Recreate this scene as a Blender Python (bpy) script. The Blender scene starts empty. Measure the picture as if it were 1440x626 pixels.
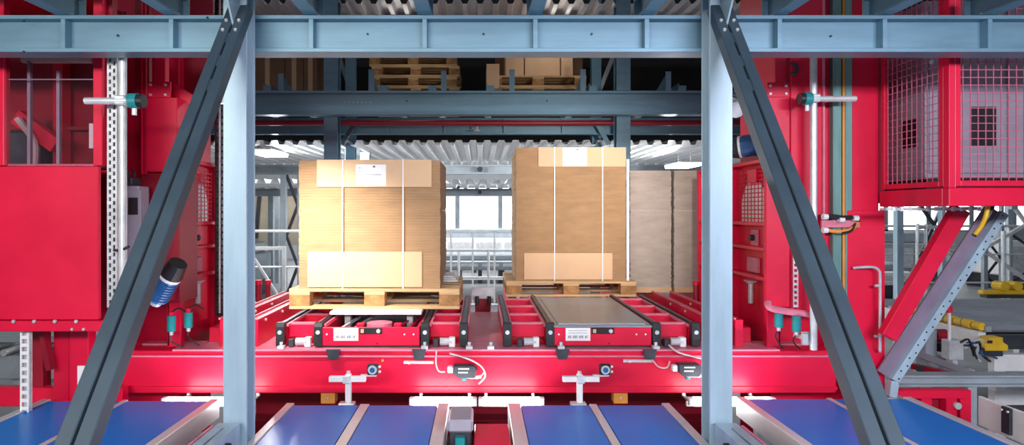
import bpy, bmesh, math, random
from mathutils import Vector, Matrix

random.seed(7)
SC = bpy.context.scene
COL = SC.collection
ZC = 1.9            # eye height above the hall floor
F = 850.0           # focal length in pixels of the 1440 px wide frame
VX, VY = 675.0, 297.0

def X(px, Y): return (px - VX) * Y / F
def H(py, Y): return ZC + (VY - py) * Y / F
def P(px, py, Y): return Vector((X(px, Y), Y, H(py, Y)))

# ------------------------------------------------------------------ camera
cam = bpy.data.cameras.new('camera')
cam.sensor_width = 36.0
cam.lens = F / 1440.0 * 36.0
cam.shift_x = (720 - VX) / 1440.0
cam.shift_y = (VY - 313) / 1440.0
cam.clip_start = 0.05
camo = bpy.data.objects.new('camera', cam)
camo.location = (0, 0, ZC)
camo.rotation_euler = (math.pi / 2, 0, 0)
COL.objects.link(camo)
SC.camera = camo

# ------------------------------------------------------------------ world, lights, exposure
w = bpy.data.worlds.new('hall_light')
SC.world = w
w.use_nodes = True
bg = w.node_tree.nodes['Background']
bg.inputs[0].default_value = (0.80, 0.90, 1.0, 1)
bg.inputs[1].default_value = 0.21

def area(name, loc, target, sx, sy, power, color=(1, 1, 1)):
    l = bpy.data.lights.new(name, 'AREA')
    l.shape = 'RECTANGLE'; l.size = sx; l.size_y = sy
    l.energy = power; l.color = color
    o = bpy.data.objects.new(name, l)
    o.location = loc
    o.rotation_euler = (Vector(target) - Vector(loc)).to_track_quat('-Z', 'Y').to_euler()
    COL.objects.link(o)
    return o

# rows of luminaires under the mezzanine beneath which the photographer stands, and over the hall behind
area('aisle_luminaire_row', (-2.2, -1.6, ZC + 1.02), (-1.9, 3.5, 1.7), 3.2, 0.5, 260, (1.0, 0.95, 0.88))
area('aisle_luminaire_row', (2.4, -1.6, ZC + 1.02), (2.2, 3.5, 1.7), 3.2, 0.5, 300, (0.90, 0.88, 1.0))
area('hall_luminaire_row', (0, 15.0, 5.5), (0, 15.0, 0), 14.0, 6.0, 1700, (1, 1, 1))

SC.view_settings.view_transform = 'Standard'
SC.view_settings.look = 'None'
SC.view_settings.exposure = 0.0
SC.view_settings.gamma = 1.0
SC.view_settings.use_curve_mapping = False

# ------------------------------------------------------------------ materials
MATS = {}
def mat(name, col, rough=0.5, metal=0.0, var=0.12, scale=6.0, bump=0.0, emit=0.0, stretch=(1, 1, 1), dirt=None, rvar=0.12):
    m = bpy.data.materials.new(name)
    m.use_nodes = True
    nt = m.node_tree
    b = nt.nodes['Principled BSDF']
    b.inputs['Roughness'].default_value = rough
    b.inputs['Metallic'].default_value = metal
    tc = nt.nodes.new('ShaderNodeTexCoord')
    mp = nt.nodes.new('ShaderNodeMapping')
    mp.inputs['Scale'].default_value = stretch
    nt.links.new(tc.outputs['Object'], mp.inputs['Vector'])
    n = nt.nodes.new('ShaderNodeTexNoise')
    n.inputs['Scale'].default_value = scale
    n.inputs['Detail'].default_value = 5
    n.inputs['Roughness'].default_value = 0.6
    nt.links.new(mp.outputs[0], n.inputs['Vector'])
    cr = nt.nodes.new('ShaderNodeValToRGB')
    d = dirt or tuple(c * (1 - 2 * var) for c in col)
    cr.color_ramp.elements[0].position = 0.3
    cr.color_ramp.elements[1].position = 0.68
    cr.color_ramp.elements[0].color = (*d, 1)
    cr.color_ramp.elements[1].color = (*[min(1, c * (1 + var * 0.6)) for c in col], 1)
    nt.links.new(n.outputs['Fac'], cr.inputs['Fac'])
    nt.links.new(cr.outputs['Color'], b.inputs['Base Color'])
    mr = nt.nodes.new('ShaderNodeMapRange')
    mr.inputs['To Min'].default_value = max(0.02, rough - rvar)
    mr.inputs['To Max'].default_value = min(1, rough + rvar)
    nt.links.new(n.outputs['Fac'], mr.inputs['Value'])
    nt.links.new(mr.outputs[0], b.inputs['Roughness'])
    if bump:
        bp = nt.nodes.new('ShaderNodeBump')
        bp.inputs['Strength'].default_value = bump
        bp.inputs['Distance'].default_value = 0.01
        nt.links.new(n.outputs['Fac'], bp.inputs['Height'])
        nt.links.new(bp.outputs[0], b.inputs['Normal'])
    if emit:
        b.inputs['Emission Color'].default_value = (*col, 1)
        b.inputs['Emission Strength'].default_value = emit
    MATS[name] = m
    return m

RED = mat('red_paint', (0.72, 0.002, 0.045), 0.38, 0.0, 0.07, 3.0)
REDDK = mat('dark_red_paint_and_shade', (0.30, 0.002, 0.022), 0.45, 0.0, 0.10, 3.0)  # dark red parts; also paints shade inside the enclosure and under the carriage
PINK = mat('worn_red_deck', (0.70, 0.20, 0.29), 0.42, 0.0, 0.14, 9.0)
STEEL = mat('blue_grey_steel', (0.15, 0.28, 0.37), 0.42, 0.3, 0.10, 4.0, stretch=(0.4, 1, 3))
COLST = mat('pale_galvanised_steel', (0.37, 0.51, 0.61), 0.45, 0.2, 0.08, 5.0, stretch=(3, 3, 0.4))
BRACE = mat('slate_painted_steel', (0.036, 0.062, 0.086), 0.5, 0.1, 0.10, 6.0)
GALV = mat('galvanised_zinc', (0.66, 0.69, 0.72), 0.36, 0.35, 0.12, 14.0)
ALU = mat('aluminium', (0.72, 0.74, 0.77), 0.36, 0.3, 0.08, 10.0, stretch=(1, .2, 1))
WHITE = mat('white_paint', (0.80, 0.81, 0.82), 0.45, 0.0, 0.05, 8.0)
BELT = mat('blue_belt', (0.001, 0.20, 0.72), 0.30, 0.0, 0.05, 3.0, rvar=0.06)
BELT.node_tree.nodes['Principled BSDF'].inputs['Specular IOR Level'].default_value = 0.22
BLACK = mat('black_plastic', (0.015, 0.016, 0.020), 0.45, 0.0, 0.2, 9.0)
DARK = mat('dark_steel', (0.055, 0.060, 0.075), 0.45, 0.4, 0.2, 9.0)
CHAIN = mat('oiled_chain', (0.10, 0.10, 0.12), 0.35, 0.8, 0.2, 30.0)
PLATE = mat('scuffed_steel_plate', (0.36, 0.40, 0.45), 0.34, 0.45, 0.12, 3.0)
WOOD = mat('pallet_wood', (0.62, 0.40, 0.20), 0.7, 0.0, 0.18, 9.0, 0.2, stretch=(0.3, 3, 3))
WOODEND = mat('pallet_block_wood', (0.46, 0.23, 0.08), 0.75, 0.0, 0.25, 16.0, 0.3)
TEAL = mat('teal_sensor_plastic', (0.01, 0.25, 0.28), 0.4, 0.0, 0.1, 9.0)
BLUE = mat('blue_motor_paint', (0.025, 0.12, 0.34), 0.4, 0.0, 0.12, 9.0)
GREEN = mat('green_grey_rail', (0.16, 0.33, 0.31), 0.4, 0.3, 0.15, 6.0, stretch=(4, 4, .3))
ORANGE = mat('orange_cable', (0.70, 0.28, 0.05), 0.5)
YELLOW = mat('yellow_paint', (0.72, 0.46, 0.02), 0.45, 0.0, 0.12, 8.0)
LILAC = mat('grey_cabinet_paint', (0.36, 0.34, 0.42), 0.45, 0.0, 0.08, 4.0)
CABLE = mat('pale_cable', (0.60, 0.50, 0.52), 0.5)
PAPER = mat('white_paper', (0.85, 0.85, 0.85), 0.6, 0.0, 0.02, 4.0)
INK = mat('printed_ink', (0.10, 0.13, 0.16), 0.6)
GREYINK = mat('faded_print', (0.55, 0.58, 0.60), 0.6)
CONCRETE = mat('concrete', (0.24, 0.25, 0.265), 0.5, 0.0, 0.15, 2.0, 0.05)
RACKSHADE = mat('rack_shade_black', (0.028, 0.026, 0.030), 0.8, 0.0, 0.15, 3.0)  # near-black colour standing in for shade inside the rack
FARWALL = mat('far_wall_panel', (0.55, 0.58, 0.60), 0.7, 0.0, 0.06, 0.6)
CORR = mat('white_corrugated_sheet', (0.82, 0.83, 0.84), 0.4, 0.15, 0.05, 3.0)
TAN = mat('tan_sheeting', (0.42, 0.36, 0.27), 0.7, 0.0, 0.1, 2.0)
GREYM = mat('grey_machine_paint', (0.36, 0.42, 0.47), 0.5, 0.2, 0.15, 3.0)
TUBE = mat('lamp_tube_glow', (1.0, 0.98, 0.95), 0.4, 0, 0, emit=16.0)
SPOT = mat('lamp_glass_glow', (1.0, 0.95, 0.88), 0.4, 0, 0, emit=14.0)
DAY = mat('daylight_pane', (0.92, 0.97, 1.0), 0.3, 0, 0, emit=4.0)

def board_mat(name, col, lines=70.0, var=0.10):
    """kraft board: fine horizontal sheet lines and fibre mottling"""
    m = mat(name, col, 0.75, 0.0, var, 5.0, 0.0, stretch=(1, 1, 3))
    nt = m.node_tree
    tc = nt.nodes.new('ShaderNodeTexCoord')
    wv = nt.nodes.new('ShaderNodeTexWave')
    wv.wave_type = 'BANDS'; wv.bands_direction = 'Z'
    wv.inputs['Scale'].default_value = lines
    wv.inputs['Distortion'].default_value = 0.6
    wv.inputs['Detail'].default_value = 2
    nt.links.new(tc.outputs['Object'], wv.inputs['Vector'])
    bp = nt.nodes.new('ShaderNodeBump')
    bp.inputs['Strength'].default_value = 0.35
    bp.inputs['Distance'].default_value = 0.004
    nt.links.new(wv.outputs['Fac'], bp.inputs['Height'])
    nt.links.new(bp.outputs[0], nt.nodes['Principled BSDF'].inputs['Normal'])
    return m
BOARD = board_mat('kraft_board', (0.40, 0.235, 0.115))
BOARDG = board_mat('greyish_board', (0.50, 0.42, 0.36))
COVER = mat('pale_kraft_cover', (0.66, 0.43, 0.25), 0.65, 0.0, 0.04, 4.0)
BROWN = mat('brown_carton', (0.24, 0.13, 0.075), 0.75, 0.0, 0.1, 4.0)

GLASS = bpy.data.materials.new('clear_polycarbonate')
GLASS.use_nodes = True
_nt = GLASS.node_tree
_b = _nt.nodes['Principled BSDF']
_b.inputs['Base Color'].default_value = (0.9, 0.75, 0.85, 1)
_b.inputs['Roughness'].default_value = 0.06
_tr = _nt.nodes.new('ShaderNodeBsdfTransparent')
_tr.inputs[0].default_value = (0.93, 0.86, 0.90, 1)
_mx = _nt.nodes.new('ShaderNodeMixShader')
_fr = _nt.nodes.new('ShaderNodeFresnel')
_fr.inputs[0].default_value = 1.45
_nt.links.new(_fr.outputs[0], _mx.inputs[0])
_nt.links.new(_tr.outputs[0], _mx.inputs[1])
_gl = _nt.nodes.new('ShaderNodeBsdfGlossy')
_gl.inputs['Roughness'].default_value = 0.05
_nt.links.new(_gl.outputs[0], _mx.inputs[2])
_nt.links.new(_mx.outputs[0], _nt.nodes['Material Output'].inputs['Surface'])

# ------------------------------------------------------------------ mesh helpers
def world_origin(o):
    v = Vector((0, 0, 0))
    while o is not None:
        v += o.location
        o = o.parent
    return v

class MB:
    def __init__(s): s.v = []; s.f = []
    def add(s, vs, fs):
        b = len(s.v)
        s.v += [Vector(v) for v in vs]
        s.f += [tuple(b + i for i in f) for f in fs]
        return s
    def box(s, x0, x1, y0, y1, z0, z1):
        vs = [(x0, y0, z0), (x1, y0, z0), (x1, y1, z0), (x0, y1, z0), (x0, y0, z1), (x1, y0, z1), (x1, y1, z1), (x0, y1, z1)]
        return s.add(vs, [(0, 3, 2, 1), (4, 5, 6, 7), (0, 1, 5, 4), (1, 2, 6, 5), (2, 3, 7, 6), (3, 0, 4, 7)])
    def cbox(s, c, d):
        return s.box(c[0] - d[0] / 2, c[0] + d[0] / 2, c[1] - d[1] / 2, c[1] + d[1] / 2, c[2] - d[2] / 2, c[2] + d[2] / 2)
    def bar(s, p0, p1, side, w, t):
        """box from p0 to p1; w along 'side', t along the third axis; p0, p1 are centres"""
        p0, p1 = Vector(p0), Vector(p1)
        d = (p1 - p0).normalized()
        a = Vector(side); a = (a - d * a.dot(d)).normalized()
        b = d.cross(a).normalized()
        vs = []
        for p in (p0, p1):
            for (i, j) in ((-1, -1), (1, -1), (1, 1), (-1, 1)):
                vs.append(p + a * (w / 2 * i) + b * (t / 2 * j))
        return s.add(vs, [(0, 3, 2, 1), (4, 5, 6, 7), (0, 1, 5, 4), (1, 2, 6, 5), (2, 3, 7, 6), (3, 0, 4, 7)])
    def cyl(s, p0, p1, r, n=12, r2=None):
        p0, p1 = Vector(p0), Vector(p1)
        r2 = r if r2 is None else r2
        d = (p1 - p0).normalized()
        a = d.orthogonal().normalized(); b = d.cross(a)
        vs = []
        for p, q in ((p0, r), (p1, r2)):
            for i in range(n):
                t = 2 * math.pi * i / n
                vs.append(p + a * (q * math.cos(t)) + b * (q * math.sin(t)))
        fs = [(i, (i + 1) % n, n + (i + 1) % n, n + i) for i in range(n)]
        fs += [tuple(reversed(range(n))), tuple(range(n, 2 * n))]
        return s.add(vs, fs)
    def tube(s, pts, r, n=8, sub=4):
        pts = [Vector(p) for p in pts]
        if sub > 1 and len(pts) > 2:                       # smooth through the points
            q = []
            for i in range(len(pts) - 1):
                p0 = pts[max(i - 1, 0)]; p1 = pts[i]; p2 = pts[i + 1]; p3 = pts[min(i + 2, len(pts) - 1)]
                for k in range(sub):
                    t = k / sub
                    q.append(0.5 * ((2 * p1) + (p2 - p0) * t + (2 * p0 - 5 * p1 + 4 * p2 - p3) * t * t + (3 * p1 - p0 - 3 * p2 + p3) * t ** 3))
            q.append(pts[-1]); pts = q
        vs, fs = [], []
        a = None
        for i, p in enumerate(pts):
            d = (pts[min(i + 1, len(pts) - 1)] - pts[max(i - 1, 0)]).normalized()
            a = d.orthogonal() if a is None else a - d * a.dot(d)
            a = a.normalized(); b = d.cross(a)
            for k in range(n):
                t = 2 * math.pi * k / n
                vs.append(p + a * (r * math.cos(t)) + b * (r * math.sin(t)))
        for i in range(len(pts) - 1):
            for k in range(n):
                fs.append((i * n + k, i * n + (k + 1) % n, (i + 1) * n + (k + 1) % n, (i + 1) * n + k))
        fs += [tuple(reversed(range(n))), tuple(range((len(pts) - 1) * n, len(pts) * n))]
        return s.add(vs, fs)
    def prism(s, poly, axis, a, b):
        """polygon of (u, v) extruded along axis; u, v are the two remaining axes in x, y, z order"""
        n = len(poly)
        def mk(u, v, t):
            return {'x': (t, u, v), 'y': (u, t, v), 'z': (u, v, t)}[axis]
        vs = [mk(u, v, a) for u, v in poly] + [mk(u, v, b) for u, v in poly]
        fs = [(i, (i + 1) % n, n + (i + 1) % n, n + i) for i in range(n)]
        fs += [tuple(reversed(range(n))), tuple(range(n, 2 * n))]
        return s.add(vs, fs)
    def ibeam(s, axis, a, b, cu, cv, w, h, tf, tw, turn=False):
        """I section along axis: flanges of width w at +-h/2 in v (turn: flanges at +-h/2 in u)"""
        p = [(-w/2, -h/2), (w/2, -h/2), (w/2, -h/2+tf), (tw/2, -h/2+tf), (tw/2, h/2-tf), (w/2, h/2-tf), (w/2, h/2), (-w/2, h/2),
             (-w/2, h/2-tf), (-tw/2, h/2-tf), (-tw/2, -h/2+tf), (-w/2, -h/2+tf)]
        if turn: p = [(v, u) for u, v in p]
        return s.prism([(cu + u, cv + v) for u, v in p], axis, a, b)
    def build(s, name, m, parent=None, bevel=0.0, smooth=False, kind=None):
        if parent is None:
            lo = Vector([min(v[i] for v in s.v) for i in range(3)]); hi = Vector([max(v[i] for v in s.v) for i in range(3)])
            org = Vector(((lo.x + hi.x) / 2, (lo.y + hi.y) / 2, lo.z))
        else:
            org = world_origin(parent)
        me = bpy.data.meshes.new(name)
        me.from_pydata([v - org for v in s.v], [], s.f)
        bm = bmesh.new(); bm.from_mesh(me)
        bmesh.ops.recalc_face_normals(bm, faces=bm.faces)
        bm.to_mesh(me); bm.free()
        me.materials.append(m)
        if smooth:
            for p in me.polygons: p.use_smooth = True
        o = bpy.data.objects.new(name, me)
        COL.objects.link(o)
        if parent is None: o.location = org
        else: o.parent = parent
        if bevel:
            md = o.modifiers.new('edge', 'BEVEL'); md.width = bevel; md.segments = 1; md.limit_method = 'ANGLE'; md.angle_limit = 0.7
        if kind: o['kind'] = kind
        return o

def tag(o, label, cat, group=None, kind=None):
    o['label'] = label; o['category'] = cat
    if group: o['group'] = group
    if kind: o['kind'] = kind
    return o

def thing(name, label, cat, loc=(0, 0, 0), group=None):
    o = bpy.data.objects.new(name, None)
    o.empty_display_size = 0.1
    COL.objects.link(o)
    o.location = loc
    return tag(o, label, cat, group)

def struct(o, label=None):
    o['kind'] = 'structure'
    if label: o['label'] = label
    return o

def copy_tree(o, parent=None):
    c = o.copy(); COL.objects.link(c); c.parent = parent
    for ch in list(o.children): copy_tree(ch, c)
    return c

def box(name, m, parent, *a, bevel=0.0): return MB().box(*a).build(name, m, parent, bevel)
def bolt(parent, p, r=0.008, axis=(0, -1, 0), m=None, name='bolt'):
    p = Vector(p)
    return MB().cyl(p, p + Vector(axis) * (r * 0.9), r, 6).build(name, m or GALV, parent)

Z = lambda h: ZC + h

# ================================================================== SETTING
fl = struct(MB().box(-18, 26, -2.5, 40, -0.1, 0.0).build('floor', CONCRETE), 'grey concrete hall floor')

# far wall: panels around a long band of daylight windows
YW = 24.0
struct(MB().box(-5.5, 6.0, -2.6, 3.04, ZC + 1.15, ZC + 1.25).build('ceiling', GREYM), 'underside of the mezzanine over the aisle')
fw = struct(MB().box(-18, 26, YW, YW + 0.2, 0.0, H(326, YW)).box(-18, 26, YW, YW + 0.2, H(262, YW), 9.0).build('wall_back', FARWALL), 'pale far hall wall')
wx = -17.9
k = 0
while wx < 24.2:
    k += 1
    wn = MB().box(wx, wx + 0.09, YW - 0.03, YW + 0.1, H(326, YW), H(262, YW)).box(wx + 1.61, wx + 1.7, YW - 0.03, YW + 0.1, H(326, YW), H(262, YW)) \
        .box(wx, wx + 1.7, YW - 0.03, YW + 0.1, H(326, YW), H(326, YW) + 0.08).box(wx, wx + 1.7, YW - 0.03, YW + 0.1, H(262, YW) - 0.08, H(262, YW)) \
        .build('window_%d' % k, GREYM)
    struct(wn, 'bright daylight window in the far hall wall')
    MB().box(wx + 0.09, wx + 1.61, YW + 0.02, YW + 0.05, H(326, YW) + 0.08, H(262, YW) - 0.08).build('pane', DAY, wn)
    wx += 1.7

# ================================================================== FRONT STEELWORK
# columns (H section, flange to the viewer)
def column(x0, x1, label):
    c = thing('steel_column', label, 'column', ((x0 + x1) / 2, 3.0, 0), 'columns of the front steel frame')
    xc = (x0 + x1) / 2
    MB().ibeam('z', 0.02, 4.0, xc, 3.0, x1 - x0, 0.115, 0.016, 0.012).build('shaft', COLST, c, 0.002)
    box('base_plate', COLST, c, xc - 0.11, xc + 0.11, 2.9, 3.1, 0.0, 0.02)
    for sx in (-1, 1):
        for sy in (-1, 1):
            MB().cyl((xc + sx * 0.085, 3.0 + sy * 0.08, 0.02), (xc + sx * 0.085, 3.0 + sy * 0.08, 0.045), 0.012, 6).build('anchor_bolt', GALV, c)
    return c
column(X(314, 2.945), X(347, 2.945), 'pale steel column left of the wrapped cardboard load')
column(X(998, 2.945), X(1030, 2.945), 'pale steel column right of the grey cardboard stacks')

# main beam
YB0, YB1 = 3.06, 3.18
hb0, hb1 = H(73, YB0), H(21, YB0)
bm_ = thing('steel_girder', 'blue-grey steel girder with stiffener ribs spanning the top of the picture', 'girder', (0, 3.12, hb0))
MB().ibeam('x', -4.2, 4.4, (YB0 + YB1) / 2, (hb0 + hb1) / 2, YB1 - YB0, hb1 - hb0, 0.020, 0.014).build('beam', STEEL, bm_, 0.002)
STX = [-70, 88, 240, 437, 597, 753, 910, 1097, 1245, 1393, 1550]
for px in STX:
    x = X(px, YB0)
    box('stiffener', STEEL, bm_, x - 0.011, x + 0.011, YB0 + 0.002, (YB0 + YB1) / 2 - 0.007, hb0 + 0.02, hb1 - 0.02)
for px, py in ((34, 30), (34, 73), (166, 50), (292, 25), (517, 48), (832, 48), (1168, 51), (680, 48)):
    bolt(bm_, P(px, py, 3.11 if 30 < py < 70 else YB0), 0.006, m=BLACK, name='bolt_hole' if 30 < py < 70 else 'bolt')
# cross joists lying on the girder and running out over the viewer
nmj = ['first cross joist from the left lying on the girder', 'second cross joist from the left lying on the girder', 'joist resting on the girder just right of the left column',
       'joist on the girder above the left cardboard load', 'joist on the girder above the right cardboard load', 'joist resting on the girder just left of the right column',
       'joist on the girder above the right brace', 'second cross joist from the right lying on the girder', 'rightmost cross joist lying on the girder']
for px, lb in zip(STX[1:-1], nmj):
    x = X(px, YB0)
    j = thing('cross_joist', lb, 'joist', (x, 1.9, hb1), 'cross joists over the front girder')
    MB().ibeam('y', 0.8, YB1, x, hb1 + 0.061, 0.07, 0.12, 0.010, 0.008).build('joist_beam', STEEL, j)
    box('end_plate', STEEL, j, x - 0.035, x + 0.035, YB1, YB1 + 0.01, hb1 + 0.002, hb1 + 0.12)
    bolt(j, (x - 0.022, YB0 + 0.03, hb1 + 0.011), 0.007, (0, 0, 1)); bolt(j, (x + 0.022, YB0 + 0.03, hb1 + 0.011), 0.007, (0, 0, 1))

# raking braces: two box channels with a slot between them, leaning from the column head towards the viewer
def brace(sgn, label):
    xc = sgn * 1.174
    top = Vector((xc, 2.906, Z(0.98) + 0.04)); d = Vector((0, -1.152, -1.599)).normalized()
    top = Vector((xc, 2.882, Z(0.92)))
    n = Vector((0, -0.811, 0.585))
    t = 0.055
    c0 = top - d * 0.11 - n * (t / 2)
    L = (top.z - 0.03) / -d.z
    c1 = top + d * L - n * (t / 2)
    b = thing('raking_brace', label, 'brace', (xc, c1.y, 0), 'slate raking braces in front of the columns')
    for s in (-1, 1):
        MB().bar(c0 + Vector((s * 0.0285, 0, 0)), c1 + Vector((s * 0.0285, 0, 0)), (1, 0, 0), 0.047, t).build('channel', BRACE, b, 0.003)
    for q in (0.10, 0.26, 0.42):
        p = top + d * q - n * (t * 0.5)
        MB().bar(p, p + d * 0.07, (1, 0, 0), 0.0095, t * 0.8).build('batten', BRACE, b)
    # gusset between column face and brace head
    g = sgn * 1.174
    MB().prism([(2.935, Z(1.15)), (2.935, Z(0.80)), (2.80, Z(0.99)), (2.72, Z(1.15))], 'x', g - 0.0045, g + 0.0045).build('gusset', COLST, b)
    MB().box(xc - 0.09, xc + 0.09, c1.y - 0.12, c1.y + 0.10, 0.0, 0.02).build('foot_plate', BRACE, b)
    for q in (0.02, 0.09):
        for s in (-1, 1):
            p = top + d * q + Vector((s * 0.03, 0, 0))
            MB().cyl(p, p + n * 0.008, 0.008, 6).build('bolt', GALV, b)
    return b
brace(-1, 'dark slate raking brace leaning in front of the left column')
brace(1, 'dark slate raking brace leaning in front of the right column')

# floor rails with a slotted top in front of each column foot
def ground_channel(s, label):
    x0, x1 = (-1.262, -1.16) if s < 0 else (1.135, 1.237)
    zt = Z(-1.024)
    g = thing('slotted_channel', label, 'channel', ((x0 + x1) / 2, 2.3, 0), 'slotted channels at the column feet')
    xm = (x0 + x1) / 2
    MB().box(x0, xm - 0.006, 1.75, 2.92, zt - 0.008, zt).box(xm + 0.006, x1, 1.75, 2.92, zt - 0.008, zt) \
        .box(xm - 0.006, xm + 0.006, 2.86, 2.92, zt - 0.008, zt).build('top_plate', COLST, g)
    MB().box(x0, x0 + 0.008, 1.75, 2.92, zt - 0.10, zt - 0.008).box(x1 - 0.008, x1, 1.75, 2.92, zt - 0.10, zt - 0.008).build('side_plate', COLST, g)
    for y in (1.85, 2.8):
        box('leg', COLST, g, xm - 0.03, xm + 0.03, y - 0.03, y + 0.03, 0, zt - 0.008)
    xi = x1 + 0.004 if s < 0 else x0 - 0.004
    for y in (2.35, 2.75):
        MB().cyl((xi, y, zt - 0.05), (xi + (0.02 if s < 0 else -0.02), y, zt - 0.05), 0.018, 12).build('roller', BLACK, g)
    xo = x0 - 0.03 if s < 0 else x1 + 0.03
    MB().tube([(xo, 1.75, zt - 0.02), (xo, 2.92, zt - 0.02)], 0.010, 8, 1).build('guide_rod', PINK, g)
ground_channel(-1, 'slotted steel channel at the foot of the left column')
ground_channel(1, 'slotted steel channel at the foot of the right column')

# ================================================================== BELT CONVEYORS
HB = Z(-1.148)
def conveyor(xs, yend, label):
    """xs: rail left outer, belt left, strip left, strip right, belt right, rail right outer"""
    y0 = 1.55
    c = thing('belt_conveyor', label, 'conveyor', ((xs[0] + xs[5]) / 2, (y0 + yend) / 2, 0), 'blue belt conveyors in the foreground')
    def belt(a, b):
        r = 0.035
        poly = []
        for i in range(9):
            t = -math.pi / 2 + math.pi * i / 8
            poly.append((yend - r + r * math.cos(t), HB - r + r * math.sin(t)))
        for i in range(9):
            t = math.pi / 2 + math.pi * i / 8
            poly.append((y0 + r + r * math.cos(t), HB - r + r * math.sin(t)))
        MB().prism(poly, 'x', a, b).build('belt', BELT, c)
    belt(xs[1] + 0.004, xs[2] - 0.006); belt(xs[3] + 0.006, xs[4] - 0.004)
    box('centre_strip', ALU, c, xs[2], xs[3], y0, yend - 0.01, HB - 0.09, HB + 0.003, bevel=0.003)
    for a, b in ((xs[0], xs[1]), (xs[4], xs[5])):
        r = MB().box(a, b, y0, yend, HB - 0.11, HB + 0.006).build('side_rail', ALU, c, 0.004)
    for y in (y0 + 0.25, yend - 0.25):
        for x in (xs[0] + 0.03, xs[5] - 0.03):
            box('leg', GALV, c, x - 0.025, x + 0.025, y - 0.025, y + 0.025, 0, HB - 0.11)
        box('cross_member', GALV, c, xs[0] + 0.055, xs[5] - 0.055, y - 0.02, y + 0.02, HB - 0.20, HB - 0.15)
    return c
conveyor((-1.152, -1.105, -0.711, -0.656, -0.25, -0.182), 3.6, 'blue twin belt conveyor below the left shuttle')
conveyor((0.165, 0.240, 0.648, 0.692, 1.08, 1.128), 3.6, 'blue twin belt conveyor below the right shuttle')
conveyor((-2.66, -2.61, -2.165, -2.135, -1.64, -1.585), 3.68, 'blue twin belt conveyor at the far left behind the brace')
conveyor((1.575, 1.63, 2.125, 2.155, 2.60, 2.65), 3.72, 'blue twin belt conveyor at the far right behind the brace')

# grey drive unit and red tie between the two middle conveyors
g = thing('drive_unit', 'grey capped drive unit between the two middle belt conveyors', 'drive', (-0.09, 3.2, 0))
box('cover', LILAC, g, -0.165, -0.035, 3.06, 3.28, Z(-1.125), Z(-1.06), bevel=0.012)
box('housing', DARK, g, -0.155, -0.045, 3.08, 3.26, Z(-1.36), Z(-1.125), bevel=0.006)
box('gear_case', TEAL, g, -0.125, -0.075, 3.03, 3.08, Z(-1.30), Z(-1.14), bevel=0.006)
box('pedestal', GREYM, g, -0.13, -0.07, 3.12, 3.22, 0, Z(-1.36))
g = thing('floor_tie', 'red tie beam between the two middle belt conveyors', 'beam', (0.06, 3.16, 0))
box('beam', RED, g, -0.03, 0.155, 3.0, 3.3, Z(-1.22), Z(-1.16), bevel=0.006)
box('leg', RED, g, 0.02, 0.10, 3.1, 3.2, 0, Z(-1.22))

# ================================================================== LIFT CARRIAGE
YF = 3.95
hT, hD = Z(-0.885), Z(-0.900)
c = thing('lift_carriage', 'wide red lift carriage carrying both shuttles between the masts', 'lift carriage', (0, 4.6, Z(-1.19)))
CAR = c
fb = MB().box(-2.34, 2.33, YF, YF + 0.16, Z(-1.19), hD - 0.012).build('front_beam', RED, c, 0.005)
box('bottom_lip', RED, fb, -2.34, 2.33, YF - 0.012, YF - 0.001, Z(-1.165), Z(-1.145))
box('top_flange', PINK, fb, -2.0, 1.95, YF - 0.02, YF + 0.16, hD - 0.011, hD)
box('edge_strip', PINK, fb, -2.34, 2.33, YF - 0.012, YF - 0.001, hD - 0.052, hD - 0.042)
box('deck_plate', PINK, c, -1.86, 1.86, YF + 0.165, 5.40, hD - 0.02, hD)
box('rear_beam', RED, c, -1.86, 1.86, 5.24, 5.40, Z(-1.16), hD - 0.022)
for x in (-1.78, -0.75, 0.04, 0.8, 1.78):
    box('long_beam', RED, c, x - 0.05, x + 0.05, YF + 0.17, 5.23, Z(-1.12), hD - 0.022)

# chain rails of both lanes
def chain_rail(x, y0, y1, wide=0.05, top=-0.742, black=True):
    r = MB().box(x - wide / 2, x + wide / 2, y0 + 0.06, y1, hD, Z(top) - 0.018).build('chain_rail', RED, c, 0.003)
    MB().box(x - wide / 2 - 0.012, x - wide / 2, y0 + 0.07, y1, Z(top) - 0.03, Z(top) - 0.012) \
        .box(x + wide / 2, x + wide / 2 + 0.012, y0 + 0.07, y1, Z(top) - 0.03, Z(top) - 0.012).build('rail_lip', PINK, r)
    ch = MB(); y = y0 + 0.06
    while y < y1 - 0.02:
        ch.box(x - 0.013, x + 0.013, y, y + 0.022, Z(top) - 0.017, Z(top))
        ch.box(x - 0.007, x + 0.007, y + 0.022, y + 0.032, Z(top) - 0.017, Z(top) - 0.005)
        y += 0.032
    ch.build('chain', CHAIN, r)
    if black:
        MB().prism([(y0, hD + 0.01), (y0 + 0.055, hD + 0.01), (y0 + 0.055, Z(top) + 0.006), (y0 + 0.012, Z(top) + 0.006), (y0, Z(top) - 0.02)], 'x', x - 0.028, x + 0.028).build('sprocket_guard', BLACK, r, 0.003)
        MB().cyl((x, y0 - 0.006, Z(top) - 0.055), (x, y0, Z(top) - 0.055), 0.014, 10).build('shaft_end', GALV, r)
    return r
LANES = ((-1.315, -1.065, -0.362, -0.107), (0.18, 0.462, 1.162, 1.42))
for ln in LANES:
    for i, x in enumerate(ln):
        chain_rail(x, YF + 0.02, 5.38, 0.05 if i in (1, 2) else 0.045)
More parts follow.
